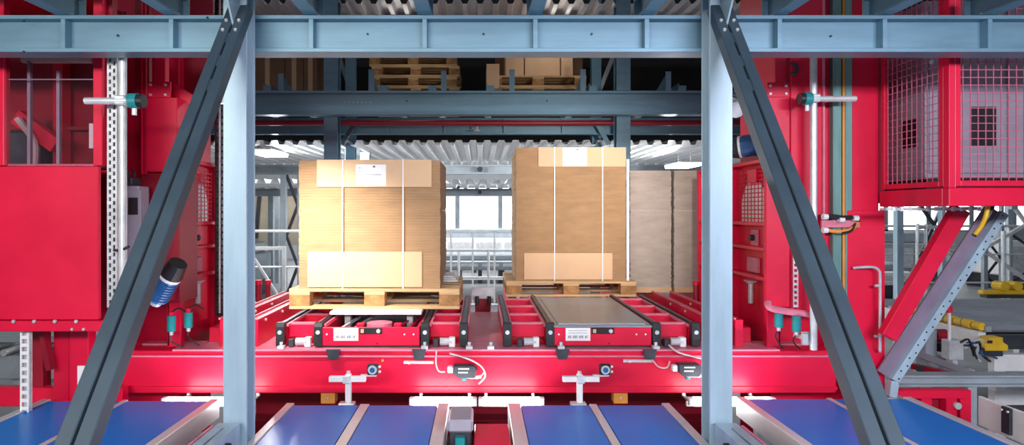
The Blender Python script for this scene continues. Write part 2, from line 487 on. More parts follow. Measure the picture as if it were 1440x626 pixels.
# red cross trays between outer and inner rail of each lane side
for xa, xb in ((-1.285, -1.095), (-0.332, -0.137), (0.21, 0.432), (1.192, 1.39)):
    for y in (4.07, 4.42, 4.80, 5.18):
        cp = box('cross_plate', RED, c, xa, xb, y, y + 0.015, hD + 0.055, Z(-0.765))
        MB().box(xa, xb, y + 0.015, y + 0.045, hD + 0.155 - 0.02, hD + 0.155 - 0.008).build('fold', PINK, cp)
    box('tray_floor', RED, c, xa, xb, 4.10, 5.30, hD + 0.002, hD + 0.03)
    # drive fittings at the front of the tray
    xm = (xa + xb) / 2
    d = MB().cyl((xm - 0.03, YF + 0.06, hD + 0.035), (xm + 0.05, YF + 0.06, hD + 0.035), 0.026, 12).build('drive_gear', GALV, c)
    MB().box(xm + 0.03, xm + 0.07, YF + 0.035, YF + 0.085, hD + 0.002, hD + 0.065).build('gear_cap', WHITE, d, 0.004)
    MB().box(xm - 0.075, xm - 0.04, YF + 0.035, YF + 0.085, hD + 0.002, hD + 0.055).build('coupling', DARK, d, 0.004)
# outer guard channels
for x, s in ((-1.50, 1), (-1.70, 1), (1.56, -1), (1.72, -1)):
    gch = MB().box(x - 0.028, x + 0.028, YF + 0.06, 5.38, hD, Z(-0.72)).build('guard_channel', RED, c, 0.003)
    MB().box(x - 0.034, x - 0.022, YF + 0.06, 5.38, Z(-0.72), Z(-0.708)).build('guard_lip', PINK, gch)
    for y in (4.15, 4.5, 4.85): bolt(gch, (x + s * 0.028, y, Z(-0.745)), 0.010, (s, 0, 0))
for px, y in ((364, 5.2), (377, 5.35)):
    b_ = MB().cyl((X(px, y), y, hD), (X(px, y), y, H(400, y)), 0.022, 10).build('bumper_post', REDDK, c)
    MB().cyl((X(px, y), y, H(400, y)), (X(px, y), y, H(394, y)), 0.028, 10).build('bumper_cap', RED, b_)
for px, y in ((979, 5.2),):
    b_ = MB().cyl((X(px, y), y, hD), (X(px, y), y, H(401, y)), 0.024, 10).build('bumper_post', REDDK, c)
    MB().cyl((X(px, y), y, H(401, y)), (X(px, y), y, H(396, y)), 0.030, 10).build('bumper_cap', RED, b_)
# side decks of the carriage outside the guard channels
for s in (-1, 1):
    x0, x1 = sorted((s * 1.88, s * 2.30))
    box('side_deck', PINK, c, x0, x1, YF + 0.165, 4.0 + 0.2, hD - 0.02, hD - 0.002)
    xa, xb = sorted((s * 1.76, s * 1.86))
    box('side_beam', RED, c, xa, xb, YF + 0.2, 5.3, hD, hD + 0.10, bevel=0.004)
# bolts along the front beam and the small clips on its top edge
for px in (660, 690, 398, 598, 788, 920):
    q = P(px, 484, YF + 0.03)
    MB().box(q.x - 0.022, q.x + 0.022, YF - 0.025, YF + 0.02, hD + 0.001, hD + 0.022).build('clip', GALV, c, 0.003)
    MB().cyl((q.x, YF - 0.005, hD + 0.022), (q.x, YF - 0.005, hD + 0.045), 0.011, 8).build('clip_bolt', GALV, c)
for px in (470, 590, 790, 912):
    q = P(px, 492, YF)
    MB().prism([(q.x - 0.03, hD - 0.06), (q.x + 0.03, hD - 0.06), (q.x + 0.045, hD + 0.002), (q.x - 0.045, hD + 0.002)], 'y', YF - 0.034, YF - 0.022).build('bracket', DARK, c)
MB().cyl((X(538, YF), YF - 0.006, H(507, YF)), (X(538, YF), YF, H(507, YF)), 0.009, 10).build('orange_stud', ORANGE, c)
MB().cyl((X(841, YF), YF - 0.006, H(507, YF)), (X(841, YF), YF, H(507, YF)), 0.009, 10).build('orange_stud', RED, c)
for a, b, py in ((568, 610, 509), (876, 918, 507)):
    r = MB().box(X(a, YF), X(b, YF), YF - 0.02, YF - 0.001, H(py + 2, YF), H(py - 2, YF)).build('rod_bar', GALV, c, 0.002)
    MB().cyl((X(a + 8, YF), YF - 0.03, H(py, YF)), (X(a + 8, YF), YF - 0.02, H(py, YF)), 0.010, 8).build('rod_nut', GALV, r)

# side frames of the carriage with perforated arched guards
def side_frame(s):
    xi = 1.90 if s > 0 else -1.98
    xo = xi + s * 0.09
    a, b = sorted((xi, xo))
    f = MB().box(*sorted((xo - s * 0.012, xo)), 4.0, 5.3, hD, Z(0.36)).build('side_frame', RED, c)
    for y in (4.0, 4.62, 5.25):
        box('upright', RED, f, a, b, y, y + 0.05, hD, Z(0.36), bevel=0.004)
    for h in (0.33, -0.10, -0.27, -0.47):
        box('shelf', RED, f, a, b, 4.05, 4.62, Z(h), Z(h) + 0.025, bevel=0.003)
        box('shelf', RED, f, a, b, 4.67, 5.25, Z(h), Z(h) + 0.025, bevel=0.003)
    # arched guard: red wire grid; pale plate painted as light shining through
    for ya, yb in ((4.08, 4.58), (4.70, 5.22)):
        ym = (ya + yb) / 2; r = (yb - ya) * 0.42
        poly = [(ym - r, Z(-0.075)), (ym + r, Z(-0.075))]
        for i in range(0, 13):
            t = math.pi * i / 12
            poly.append((ym + r * math.cos(t), Z(-0.03) + 0.26 * math.sin(t)))
        xg = xo - s * 0.025
        MB().prism(poly, 'x', *sorted((xg, xg - s * 0.006))).build('arch_light_plate', WHITE, f)
        wm = MB()
        z = -0.085
        while z < 0.30:
            wm.box(*sorted((xg - s * 0.012, xg - s * 0.008)), ya, yb, Z(z), Z(z) + 0.008); z += 0.030
        y = ya
        while y < yb:
            wm.box(*sorted((xg - s * 0.012, xg - s * 0.008)), y, y + 0.006, Z(-0.085), Z(0.30)); y += 0.055
        wm.build('guard_grid', RED, f, kind='stuff')
        # gear fitting and latch below the arch
        MB().box(*sorted((xo - s * 0.03, xo - s * 0.012)), ym - 0.05, ym + 0.05, Z(-0.25), Z(-0.13)).build('latch_plate', PINK, f, 0.004)
        MB().cyl((xo - s * 0.03, ym, Z(-0.19)), (xo - s * 0.06, ym, Z(-0.19)), 0.022, 10).build('latch_knob', DARK, f)
        MB().box(*sorted((xo - s * 0.04, xo - s * 0.012)), ym - 0.07, ym + 0.09, Z(-0.44), Z(-0.33)).build('junction_box', PINK, f, 0.005)
        MB().cyl((xo - s * 0.05, ym, Z(-0.50)), (xo - s * 0.05, ym, Z(-0.66)), 0.018, 10).build('oil_bottle', GALV, f)
        MB().cyl((xo - s * 0.05, ym, Z(-0.495)), (xo - s * 0.05, ym, Z(-0.52)), 0.052, 12, 0.02).build('oil_funnel', WHITE, f)
        MB().box(*sorted((xo - s * 0.055, xo - s * 0.012)), ym - 0.09, ym + 0.05, Z(0.20), Z(0.30)).build('terminal_box', RED, f, 0.004)
    return f
side_frame(-1)
side_frame(1)

# shuttles
def shuttle(x, y0, top, open_top, label):
    wd, ln = 0.64, 1.30
    zb = hD + 0.004
    ztop = Z(top)
    s = thing('shuttle_cart', label, 'shuttle', (x, y0 + ln / 2, zb), 'low red pallet shuttles on the carriage')
    x0, x1 = x - wd / 2, x + wd / 2
    zf = Z(-0.765)
    MB().box(x0, x1, y0, y0 + 0.02, zb + 0.012, zf).build('front_panel', RED, s, 0.003)
    box('floor_pan', DARK, s, x0, x1, y0 + 0.02, y0 + ln, zb, zb + 0.02)
    for a in (x0, x1 - 0.02):
        box('side_panel', RED, s, a, a + 0.02, y0 + 0.02, y0 + ln, zb + 0.02, zf)
    box('back_panel', RED, s, x0 + 0.02, x1 - 0.02, y0 + ln - 0.02, y0 + ln, zb + 0.02, zf)
    if open_top:
        zl = zf + 0.01
        MB().box(x0 + 0.005, x1 - 0.005, y0 + 0.17, y0 + ln - 0.04, ztop - 0.022, ztop).build('lift_plate', WHITE, s, 0.003)
        for a in (x0 + 0.08, x1 - 0.12):
            for y in (y0 + 0.30, y0 + 0.95):
                MB().box(a, a + 0.04, y, y + 0.06, zb + 0.02, ztop - 0.022).build('lift_ram', GALV, s)
        MB().cyl((x + 0.04, y0 + 0.10, zb + 0.07), (x + 0.04, y0 + 0.10, zf + 0.015), 0.085, 20).build('winch_drum', PINK, s)
        for dx in (-0.21, -0.12, 0.17, 0.24):
            MB().bar((x + dx, y0 + 0.04, zf - 0.02), (x + dx + 0.07, y0 + 0.55, zf), (1, 0, 0), 0.018, 0.014).build('strut', REDDK if dx > 0 else GALV, s)
        for dx in (-0.09, 0.16):
            MB().box(x + dx - 0.02, x + dx + 0.03, y0 + 0.06, y0 + 0.12, zb + 0.02, zf + 0.012).build('valve_block', RED, s, 0.004)
    else:
        MB().box(x0 - 0.004, x1 + 0.004, y0 - 0.004, y0 + ln, zf, zf + 0.012).build('top_plate', PLATE, s, 0.002)
        MB().box(x0 + 0.03, x1 - 0.03, y0 + 0.05, y0 + ln - 0.05, zf + 0.012, zf + 0.018).build('wear_plate', PLATE, s)
    # label with rows of small print, control recess, screws
    lx0, lx1 = x - 0.245, x - 0.083
    lz0, lz1 = zf - 0.087, zf - 0.003
    lp = MB().box(lx0, lx1, y0 - 0.004, y0, lz0, lz1).build('label_plate', PAPER, s)
    gx = lx0 + 0.016
    for wgl, nn in ((0.022, 3), (0.030, 4), (0.030, 4), (0.018, 2)):
        pr = MB()
        for i in range(nn):
            q = gx + i * wgl / nn
            pr.box(q, q + wgl / nn * 0.35, y0 - 0.0055, y0 - 0.004, lz0 + 0.016, lz0 + 0.034)
            pr.box(q, q + wgl / nn * 0.75, y0 - 0.0055, y0 - 0.004, lz0 + (0.029 if i % 2 else 0.022), lz0 + (0.034 if i % 2 else 0.027))
        pr.build('print_mark', INK, lp)
        gx += wgl + 0.010
    for r in range(2):
        MB().box(lx0 + 0.016, lx1 - 0.02, y0 - 0.005, y0 - 0.004, lz1 - 0.020 - r * 0.016, lz1 - 0.014 - r * 0.016).build('print_line', GREYINK, lp)
    cp = MB().box(x - 0.075, x + 0.075, y0 - 0.005, y0, zf - 0.043, zf - 0.002).build('control_panel', BLACK, s, 0.002)
    MB().box(x - 0.066, x - 0.046, y0 - 0.012, y0 - 0.005, zf - 0.034, zf - 0.010).build('switch', COVER, cp)
    MB().cyl((x + 0.05, y0 - 0.018, zf - 0.022), (x + 0.05, y0 - 0.005, zf - 0.022), 0.013, 12).build('knob', GALV, cp)
    for dx in (0.22, 0.28, -0.29): bolt(s, (x + dx, y0, zf - 0.045), 0.006, m=WHITE, name='screw')
    bolt(s, (x + 0.04, y0, zb + 0.025), 0.006, m=BLACK, name='screw')
    return s
shuttle(X(521.5, 3.97), 3.975, -0.690, True, 'red shuttle with raised white lift plate under the left pallet')
shuttle(X(848, 3.97), 3.975, -0.765, False, 'empty red shuttle with bare steel top in front of the right pallet')

# ================================================================== PALLETS AND LOADS
def pallet(x, y0, zb, label, group, wear=None):
    """1.2 m wide, 0.8 m deep; zb = underside"""
    p = thing('wooden_pallet', label, 'pallet', (x, y0 + 0.4, zb), group)
    m = wear or WOOD
    x0, x1 = x - 0.6, x + 0.6
    for y, wd in ((y0, 0.10), (y0 + 0.3275, 0.145), (y0 + 0.70, 0.10)):
        box('bottom_board', m, p, x0, x1, y, y + wd, zb, zb + 0.022, bevel=0.002)
    for i, xx in enumerate((x0, x - 0.0725, x1 - 0.145)):
        for y, wd in ((y0, 0.10), (y0 + 0.3275, 0.145), (y0 + 0.70, 0.10)):
            box('block', WOODEND, p, xx, xx + 0.145, y, y + wd, zb + 0.022, zb + 0.10, bevel=0.003)
        box('stringer_board', m, p, xx, xx + 0.145, y0, y0 + 0.8, zb + 0.10, zb + 0.122, bevel=0.002)
    for y, wd in ((y0, 0.145), (y0 + 0.185, 0.10), (y0 + 0.3275, 0.145), (y0 + 0.515, 0.10), (y0 + 0.655, 0.145)):
        box('deck_board', m, p, x0, x1, y, y + wd, zb + 0.122, zb + 0.144, bevel=0.002)
    return p

def layered(x0, x1, y0, y1, z0, z1, n, jit):
    """stack of flat sheets as one mesh, every bundle of sheets set slightly off the next"""
    b = MB(); dz = (z1 - z0) / n
    for i in range(n):
        a, e = random.uniform(-jit, jit), random.uniform(-jit, jit) * 0.4
        b.box(x0 + a, x1 + a, y0 + e, y1 + e, z0 + i * dz + 0.0006, z0 + (i + 1) * dz)
    return b

def straps(parent, xs, y0, y1, z0, z1, off=0.012):
    for sx in xs:
        MB().box(sx - 0.0045, sx + 0.0045, y0 - off - 0.002, y0 - off, z0, z1 + 0.004).box(sx - 0.0045, sx + 0.0045, y0 - off, y1 + off, z1 + 0.001, z1 + 0.004) \
            .box(sx - 0.0045, sx + 0.0045, y1 + off, y1 + off + 0.002, z0, z1 + 0.004).build('strap', WHITE, parent)

def load_label(parent, x0, x1, y, z0, z1):
    l = MB().box(x0, x1, y - 0.002, y, z0, z1).build('address_label', PAPER, parent)
    wd, ht = x1 - x0, z1 - z0
    for i in range(5):
        if i == 2: continue
        MB().box(x0 + wd * 0.07, x0 + wd * 0.17, y - 0.003, y - 0.002, z0 + ht * (0.20 + 0.15 * i), z0 + ht * (0.28 + 0.15 * i)).build('print_mark', GREYINK, l)
    MB().box(x0 + wd * 0.27, x0 + wd * 0.85, y - 0.003, y - 0.002, z0 + ht * 0.50, z0 + ht * 0.56).build('print_line', GREYINK, l)
    MB().box(x0 + wd * 0.57, x0 + wd * 0.64, y - 0.003, y - 0.002, z1 - ht * 0.14, z1 - ht * 0.06).build('print_mark', INK, l)

# left load on the raised shuttle
yl = 4.25
pallet(X(526.5, yl), yl, Z(-0.690), 'golden wooden pallet on the left shuttle carrying the strapped cardboard', 'euro pallets on the crane')
ybx = 4.275
zb_, zt_ = Z(-0.546), H(225, ybx)
x0, x1 = X(420.5, ybx), X(619, ybx)
ld = thing('cardboard_stack', 'strapped stack of brown corrugated sheets on the left pallet', 'cardboard stack', ((x0 + x1) / 2, ybx + 0.38, zb_), 'strapped cardboard loads')
layered(x0, x1, ybx, ybx + 0.76, zb_, zt_ - 0.004, 46, 0.0025).build('sheet_stack', BOARD, ld, kind='stuff')
y = ybx - 0.003
cv = MB().box(X(446, ybx), X(607, ybx), y - 0.006, y, H(263, ybx), zt_ + 0.001).box(X(446, ybx), X(607, ybx), y, ybx + 0.2, zt_ - 0.003, zt_ + 0.001).build('top_cover', COVER, ld)
MB().box(X(433, ybx), X(593.5, ybx), y - 0.006, y, H(403.5, ybx), H(354, ybx)).build('bottom_cover', COVER, ld)
straps(ld, (X(482.5, ybx), X(567, ybx)), ybx, ybx + 0.76, zb_, zt_)
load_label(cv, X(501, ybx), X(543, ybx), y - 0.006, H(262, ybx), H(231.5, ybx))

# right load behind the empty shuttle
yr = 5.57
pallet(X(803.5, yr), yr, Z(-0.790), 'wooden pallet behind the empty shuttle carrying the taller cardboard load', 'euro pallets on the crane')
ybx = 5.60
zb_, zt_ = Z(-0.646), H(207.5, ybx)
x0, x1 = X(725.5, ybx), X(880, ybx)
ld = thing('cardboard_stack', 'taller strapped brown cardboard stack behind the empty right shuttle', 'cardboard stack', ((x0 + x1) / 2, ybx + 0.38, zb_), 'strapped cardboard loads')
layered(x0, x1, ybx, ybx + 0.74, zb_, zt_ - 0.004, 60, 0.0025).build('sheet_stack', BOARD, ld, kind='stuff')
y = ybx - 0.003
cv = MB().box(X(757, ybx), X(880, ybx), y - 0.006, y, H(234.5, ybx), zt_ + 0.001).box(X(757, ybx), X(880, ybx), y, ybx + 0.2, zt_ - 0.003, zt_ + 0.001).build('top_cover', COVER, ld)
MB().box(X(737, ybx), X(861, ybx), y - 0.006, y, H(393, ybx), H(356, ybx)).build('bottom_cover', COVER, ld)
straps(ld, (X(779.5, ybx), X(847, ybx)), ybx, ybx + 0.74, zb_, zt_)
load_label(cv, X(791, ybx), X(825, ybx), y - 0.006, H(234, ybx), H(208, ybx))
MB().box(x1 + 0.004, x1 + 0.030, ybx - 0.012, ybx - 0.006, zb_ + 0.003, zt_ - 0.11).box(x1 + 0.004, x1 + 0.010, ybx - 0.006, ybx + 0.05, zb_ + 0.003, zt_ - 0.11).build('edge_protector', WHITE, ld)
# small notice lying at the right side of the left pallet: folded white boards
b = thing('folded_board', 'small white folded board on the right corner of the left pallet', 'board', (X(632, 4.9), 4.8, Z(-0.546)))
for i in range(3):
    box('sheet', WHITE, b, X(622, 4.9), X(645, 4.9) - i * 0.015, 4.66, 5.0, Z(-0.545) + i * 0.016, Z(-0.533) + i * 0.016)

# grey stacks to the right, further back
ybx = 5.80
for (a, e, lb) in ((1.44, X(944, ybx), 'greyish stack of cardboard sheets right beside the taller brown stack'), (X(948, ybx), 2.45, 'greyish stack of cardboard sheets touching the right column in the picture')):
    pz = Z(-0.78)
    s = thing('cardboard_stack', lb, 'cardboard stack', ((a + e) / 2, ybx + 0.4, pz), 'plain grey cardboard stacks')
    layered(a, e, ybx, ybx + 0.8, pz + 0.05, H(240, ybx), 58, 0.004).build('sheet_stack', BOARDG, s, kind='stuff')
    box('slip_sheet', COVER, s, a, e, ybx - 0.01, ybx + 0.81, pz, pz + 0.05)

# transfer rails behind the carriage that carry the rear loads
for xx, lb in ((0.30, 'left red transfer rail under the rear pallet'), (0.86, 'middle red transfer rail under the rear pallet'), (1.38, 'right red transfer rail under the rear pallet'),
               (1.66, 'red transfer rail under the nearer grey stack'), (2.15, 'red transfer rail under the outer grey stack')):
    t = thing('transfer_rail', lb, 'rail', (xx, 6.1, 0), 'red transfer rails behind the carriage')
    top = -0.792 if xx < 1.5 else -0.782
    box('rail', RED, t, xx - 0.04, xx + 0.04, 5.44, 6.75, Z(-0.95), Z(top) - 0.012, bevel=0.003)
    box('wear_strip', DARK, t, xx - 0.02, xx + 0.02, 5.44, 6.75, Z(top) - 0.012, Z(top))
    for y in (5.6, 6.5): box('leg', RED, t, xx - 0.03, xx + 0.03, y - 0.03, y + 0.03, 0, Z(-0.95))
# pale stop plate in the gap between both loads
t = thing('stop_plate', 'pale blue stop plate between the two cardboard loads', 'plate', (0.0, 5.6, 0))
box('plate', GALV, t, X(663, 5.6), X(694, 5.6), 5.58, 5.6, H(420, 5.6), H(404, 5.6), bevel=0.003)
for px in (671, 688):
    MB().cyl((X(px, 5.58), 5.55, H(428, 5.58)), (X(px, 5.58), 5.55, H(416, 5.58)), 0.018, 10).build('damper', DARK, t)
box('stand', REDDK, t, X(668, 5.6), X(690, 5.6), 5.60, 5.66, 0, H(408, 5.6))

# ================================================================== SMALL FITTINGS ON THE CARRIAGE FRONT
def tstand(px, label):
    Y = 3.72
    s = thing('sensor_stand', label, 'stand', (X(px, Y), Y, 0), 'white T shaped sensor stands')
    MB().box(X(px - 4, Y), X(px + 4, Y), Y - 0.016, Y + 0.016, H(566, Y), H(526, Y)).build('post', WHITE, s, 0.003)
    MB().box(X(px - 25, Y), X(px + 26, Y), Y - 0.050, Y - 0.017, H(534.5, Y), H(527, Y)).build('crossbar', WHITE, s, 0.003)
    MB().box(X(px - 5, Y), X(px + 5, Y), Y - 0.062, Y - 0.051, H(536, Y), H(525, Y)).build('clamp', GALV, s, 0.003)
    MB().cyl((X(px, Y), Y, H(526, Y)), (X(px, Y), Y, H(522, Y)), 0.012, 8).build('clamp_bolt', GALV, s)
    MB().box(X(px - 13, Y), X(px + 9, Y), Y - 0.03, Y + 0.03, 0.0, H(566, Y)).build('foot', GALV, s, 0.004)
    r = MB().box(X(px + 27, Y), X(px + 43, Y), Y - 0.03, Y + 0.0, H(526, Y), H(511, Y)).build('photo_sensor', BLACK, s, 0.006)
    cx, cz = X(px + 35, Y), H(518.5, Y)
    MB().cyl((cx, Y - 0.036, cz), (cx, Y - 0.03, cz), 0.027, 18).build('lens_ring', GALV, r)
    MB().cyl((cx, Y - 0.040, cz), (cx, Y - 0.036, cz), 0.016, 18).build('lens', BLUE, r)
    MB().box(X(px + 18, Y), X(px + 40, Y), Y - 0.028, Y - 0.004, H(528, Y), H(526, Y)).build('sensor_arm', GALV, s)
    for dz in (515, 522):
        MB().cyl((X(px + 43, Y), Y - 0.015, H(dz, Y)), (X(px + 46, Y), Y - 0.015, H(dz, Y)), 0.007, 8).build('cable_gland', WHITE, r)
tstand(490, 'white T shaped sensor stand behind the left middle conveyor')
tstand(815, 'white T shaped sensor stand behind the right middle conveyor')

def scanner(px, py, label, mirror_cable):
    Y = 3.93
    s = thing('barcode_scanner', label, 'scanner', (X(px, Y), Y, H(py + 15, Y)), 'dark scanners on the carriage beam')
    c0 = P(px, py, Y)
    MB().prism([(X(px - 15, Y), H(py - 8, Y)), (X(px + 14, Y), H(py - 8, Y)), (X(px + 18, Y), H(py - 2, Y)), (X(px + 14, Y), H(py + 9, Y)), (X(px - 8, Y), H(py + 9, Y)), (X(px - 15, Y), H(py + 3, Y))],
               'y', Y - 0.07, Y - 0.002).build('body', DARK, s, 0.004)
    MB().box(X(px - 23, Y), X(px - 15, Y) - 0.0005, Y - 0.055, Y - 0.015, H(py + 3, Y), H(py - 6, Y)).build('end_cap', WHITE, s, 0.006)
    MB().cyl((X(px, Y), Y - 0.03, H(py + 9.2, Y)), (X(px, Y), Y - 0.03, H(py + 14, Y)), 0.018, 12).build('connector', TEAL, s)
    for i, wdt in ((0, 15), (1, 13)):
        MB().box(X(px - 8, Y), X(px - 8 + wdt, Y), Y - 0.072, Y - 0.070, H(py - 3 + i * 5, Y), H(py - 5 + i * 5, Y)).build('print_line', GREYINK, s)
    if mirror_cable:
        pts = [(px, py + 12), (px + 12, py + 13), (px + 22, py + 12)]
    else:
        pts = [(px + 3, py + 12), (px + 12, py + 13), (px + 22, py + 11), (px + 29, py + 3)]
    MB().tube([P(a, b, Y - 0.045) for a, b in pts], 0.0055, 6).build('lead', CABLE, s)
    q = P(px + 20, py + 12, Y - 0.045)
    MB().cyl(q - Vector((0.018, 0, 0)), q + Vector((0.018, 0, 0.006)), 0.012, 8).build('plug', WHITE, s)
scanner(653, 519, 'dark scanner on the red beam in the middle with a looping cable', False)
scanner(965, 517, 'dark scanner on the red beam next to the right column', True)
Y = 3.93
tag(MB().tube([P(632, 497, Y), P(650, 502, Y - .03), P(668, 509, Y - .06), P(679, 518, Y - .08), P(682, 530, Y - .08), P(673, 540, Y - .05)], 0.006, 8).build('signal_cable', CABLE, smooth=True),
    'pinkish cable looping over the scanner in the middle of the beam', 'cable')
tag(MB().tube([P(614, 492, Y), P(613, 510, Y - .02), P(617, 522, Y - .02), P(626, 523, Y - .01)], 0.005, 8).build('signal_cable', CABLE, smooth=True),
    'short hooked cable left of the middle scanner', 'cable')
tag(MB().tube([P(940, 485, Y), P(955, 496, Y - .03), P(985, 504, Y - .03), P(1000, 508, Y - .02)], 0.006, 8).build('signal_cable', CABLE, smooth=True),
    'pinkish cable running above the scanner next to the right column', 'cable')
tag(MB().tube([P(918, 507, Y - .02), P(926, 516, Y - .02), P(938, 517, Y - .02), P(942, 508, Y - .02)], 0.005, 8).build('signal_cable', CABLE, smooth=True),
    'short sagging cable left of the right scanner', 'cable')
for px, lb in ((462, 'small orange block under the beam at the left sensor stand'), (872, 'small orange block under the beam at the right sensor stand')):
    o = thing('bearing_block', lb, 'block', (X(px, 4.0), 4.02, Z(-1.27)), 'orange blocks under the carriage beam')
    MB().box(X(px - 10, 4.0), X(px + 10, 4.0), 3.98, 4.06, Z(-1.27), Z(-1.192)).build('body', ORANGE, o, 0.004)
    bolt(o, (X(px, 4.0), 3.98, Z(-1.23)), 0.008)

# fluorescent tubes under the beam
def tube_lamp(x0, x1, label, power):
    Y, z = 3.77, Z(-1.188)
    t = thing('tube_lamp', label, 'lamp', ((x0 + x1) / 2, Y, z), 'glowing tube lamps under the carriage beam')
    MB().cyl((x0 + 0.03, Y, z), (x1 - 0.03, Y, z), 0.028, 14).build('glowing_tube', TUBE, t)
    for a in (x0, x1 - 0.03):
        MB().box(a, a + 0.03, Y - 0.02, Y + 0.02, z - 0.026, z + 0.026).build('end_cap', WHITE, t, 0.004)
    box('tray', WHITE, t, x0, x1, Y + 0.03, Y + 0.05, z - 0.04, z - 0.012)
    for a in (x0 + 0.05, x1 - 0.05):
        box('hanger', GALV, t, a - 0.01, a + 0.01, Y + 0.05, 4.02, z - 0.04, z - 0.03)
        box('hanger', GALV, t, a - 0.01, a + 0.01, 4.0, 4.02, z - 0.03, Z(-1.191))
    l = area('tube_glow', ((x0 + x1) / 2, Y - 0.022, z + 0.024), ((x0 + x1) / 2, Y - 0.3, z + 0.6), (x1 - x0) * 0.9, 0.03, power)
    return t
tube_lamp(-0.44, -0.02, 'glowing tube lamp under the beam, left one of the middle pair', 2.5)
tube_lamp(-0.01, 0.40, 'glowing tube lamp under the beam, right one of the middle pair', 2.5)
tube_lamp(-1.98, -1.42, 'glowing tube lamp under the beam beside the left column', 4)
tube_lamp(1.30, 1.84, 'glowing tube lamp under the beam beside the right column', 4)

# flood lamps clamped to the back of the two columns
def flood(s, px, py, label, power):
    Y = 3.24
    p = P(px, py, Y)
    xc = -1.19 if s < 0 else 1.176
    t = thing('flood_lamp', label, 'lamp', p, 'flood lamps on the columns')
    q = p.copy()
    tgt = Vector((-1.05, 4.3, Z(-0.45))) if s < 0 else Vector((1.0, 5.6, Z(0.2)))
    d = (tgt - q).normalized()
    MB().cyl(q - d * 0.06, q + d * 0.03, 0.026, 14, 0.062).build('shade', WHITE, t)
    MB().cyl(q + d * 0.031, q + d * 0.036, 0.056, 14).build('lens', SPOT, t)
    MB().cyl(q - d * 0.10, q - d * 0.06, 0.022, 10).build('socket', BLACK, t)
    MB().box(xc - 0.02, xc + 0.02, 3.07, 3.10, p.z + 0.03, p.z + 0.10).build('clamp', BLACK, t, 0.004)
    MB().tube([(xc, 3.09, p.z + 0.07), (xc - s * -0.03, 3.12, p.z + 0.06), q - d * 0.09], 0.010, 8).build('arm', BLACK, t)
    l = bpy.data.lights.new('flood_beam', 'SPOT'); l.energy = power; l.spot_size = 1.25; l.spot_blend = 1.0; l.shadow_soft_size = 0.06; l.color = (1.0, 0.93, 0.84)
    o = bpy.data.objects.new('flood_beam', l); o.location = q + d * 0.045; o.rotation_euler = d.to_track_quat('-Z', 'Y').to_euler(); COL.objects.link(o)
flood(-1, 313, 130, 'white flood lamp behind the left column', 340)
flood(1, 1037, 148, 'white flood lamp behind the right column', 260)

# ================================================================== MASTS
def strut_strip(mb, x0, x1, y0, y1, z0, z1, pitch=0.05, cols=2):
    """perforated strip with real slots"""
    wd = (x1 - x0); rail = wd * 0.18
    gap = (wd - rail * (cols + 1)) / cols
    for i in range(cols + 1):
        a = x0 + i * (rail + gap)
        mb.box(a, a + rail, y0, y1, z0, z1)
    z = z0
    k = 0
    while z < z1 - pitch * 0.5:
        for i in range(cols):
            a = x0 + rail + i * (rail + gap)
            o = pitch * 0.5 if i % 2 else 0
            mb.box(a, a + gap, y0, y1, z + o, min(z1, z + o + pitch * 0.45))
        z += pitch
    return mb

# right mast
m = thing('right_mast', 'tall red lift mast right of the right brace with cable rails', 'mast', (2.2, 4.2, 0)); m.name = 'lift_mast'
box('mast_body', RED, m, 2.03, 2.62, 4.22, 4.72, 0, Z(2.6), bevel=0.006)
box('front_cover', RED, m, X(1112, 3.9), X(1161, 3.9), 3.90, 4.219, Z(-0.66), Z(2.6), bevel=0.004)
cvp = box('side_cover', RED, m, X(1077, 3.9), X(1111, 3.9), 3.90, 3.935, Z(-0.62), H(136, 3.9), bevel=0.004)
box('outer_cover', RED, m, X(1198, 3.9), X(1236, 3.9), 3.90, 4.219, 0.0, Z(2.6), bevel=0.004)
box('rail_back', RED, m, X(1161, 3.9) + 0.001, X(1198, 3.9) - 0.001, 3.935, 4.219, Z(-0.66), Z(2.6))
box('lower_cover', RED, m, 2.36, 2.60, 3.88, 3.895, H(560, 3.9), H(296, 3.9), bevel=0.003)
box('edge_angle', REDDK, m, X(1237, 3.9), X(1247, 3.9), 3.92, 3.965, Z(0.05), Z(2.6))
box('upper_post', RED, m, X(1090, 3.92), X(1106, 3.92), 3.92, 4.0, H(134, 3.92), Z(2.6), bevel=0.004)
for px in (1083, 1105):
    for py in (121, 132):
        pl = bolt(m, P(px, py, 3.905), 0.009)
box('bolt_plate', RED, m, X(1079, 3.91), X(1110, 3.91), 3.908, 3.918, H(136, 3.91), H(116, 3.91))
MB().tube([P(1112, 90, 3.89), P(1120, 92, 3.86), P(1119, 103, 3.86), P(1112, 104, 3.88)], 0.012, 8).build('hook', BLACK, m)
box('seam_strip', PINK, m, X(1157, 3.89), X(1159.5, 3.89), 3.885, 3.898, Z(-0.1), Z(2.6))
for a, e in ((1171, 1183), (1188.5, 1198)):
    r = box('cable_rail', GREEN, m, X(a, 3.89), X(e, 3.89), 3.885, 3.934, Z(-0.66), Z(2.6), bevel=0.003)
MB().cyl((X(1185.5, 3.9), 3.895, Z(-0.66)), (X(1185.5, 3.9), 3.895, Z(2.6)), 0.009, 8).build('orange_cable', ORANGE, m)
box('lower_plinth', RED, m, 1.98, 2.64, 4.16, 4.76, 0, 0.14)
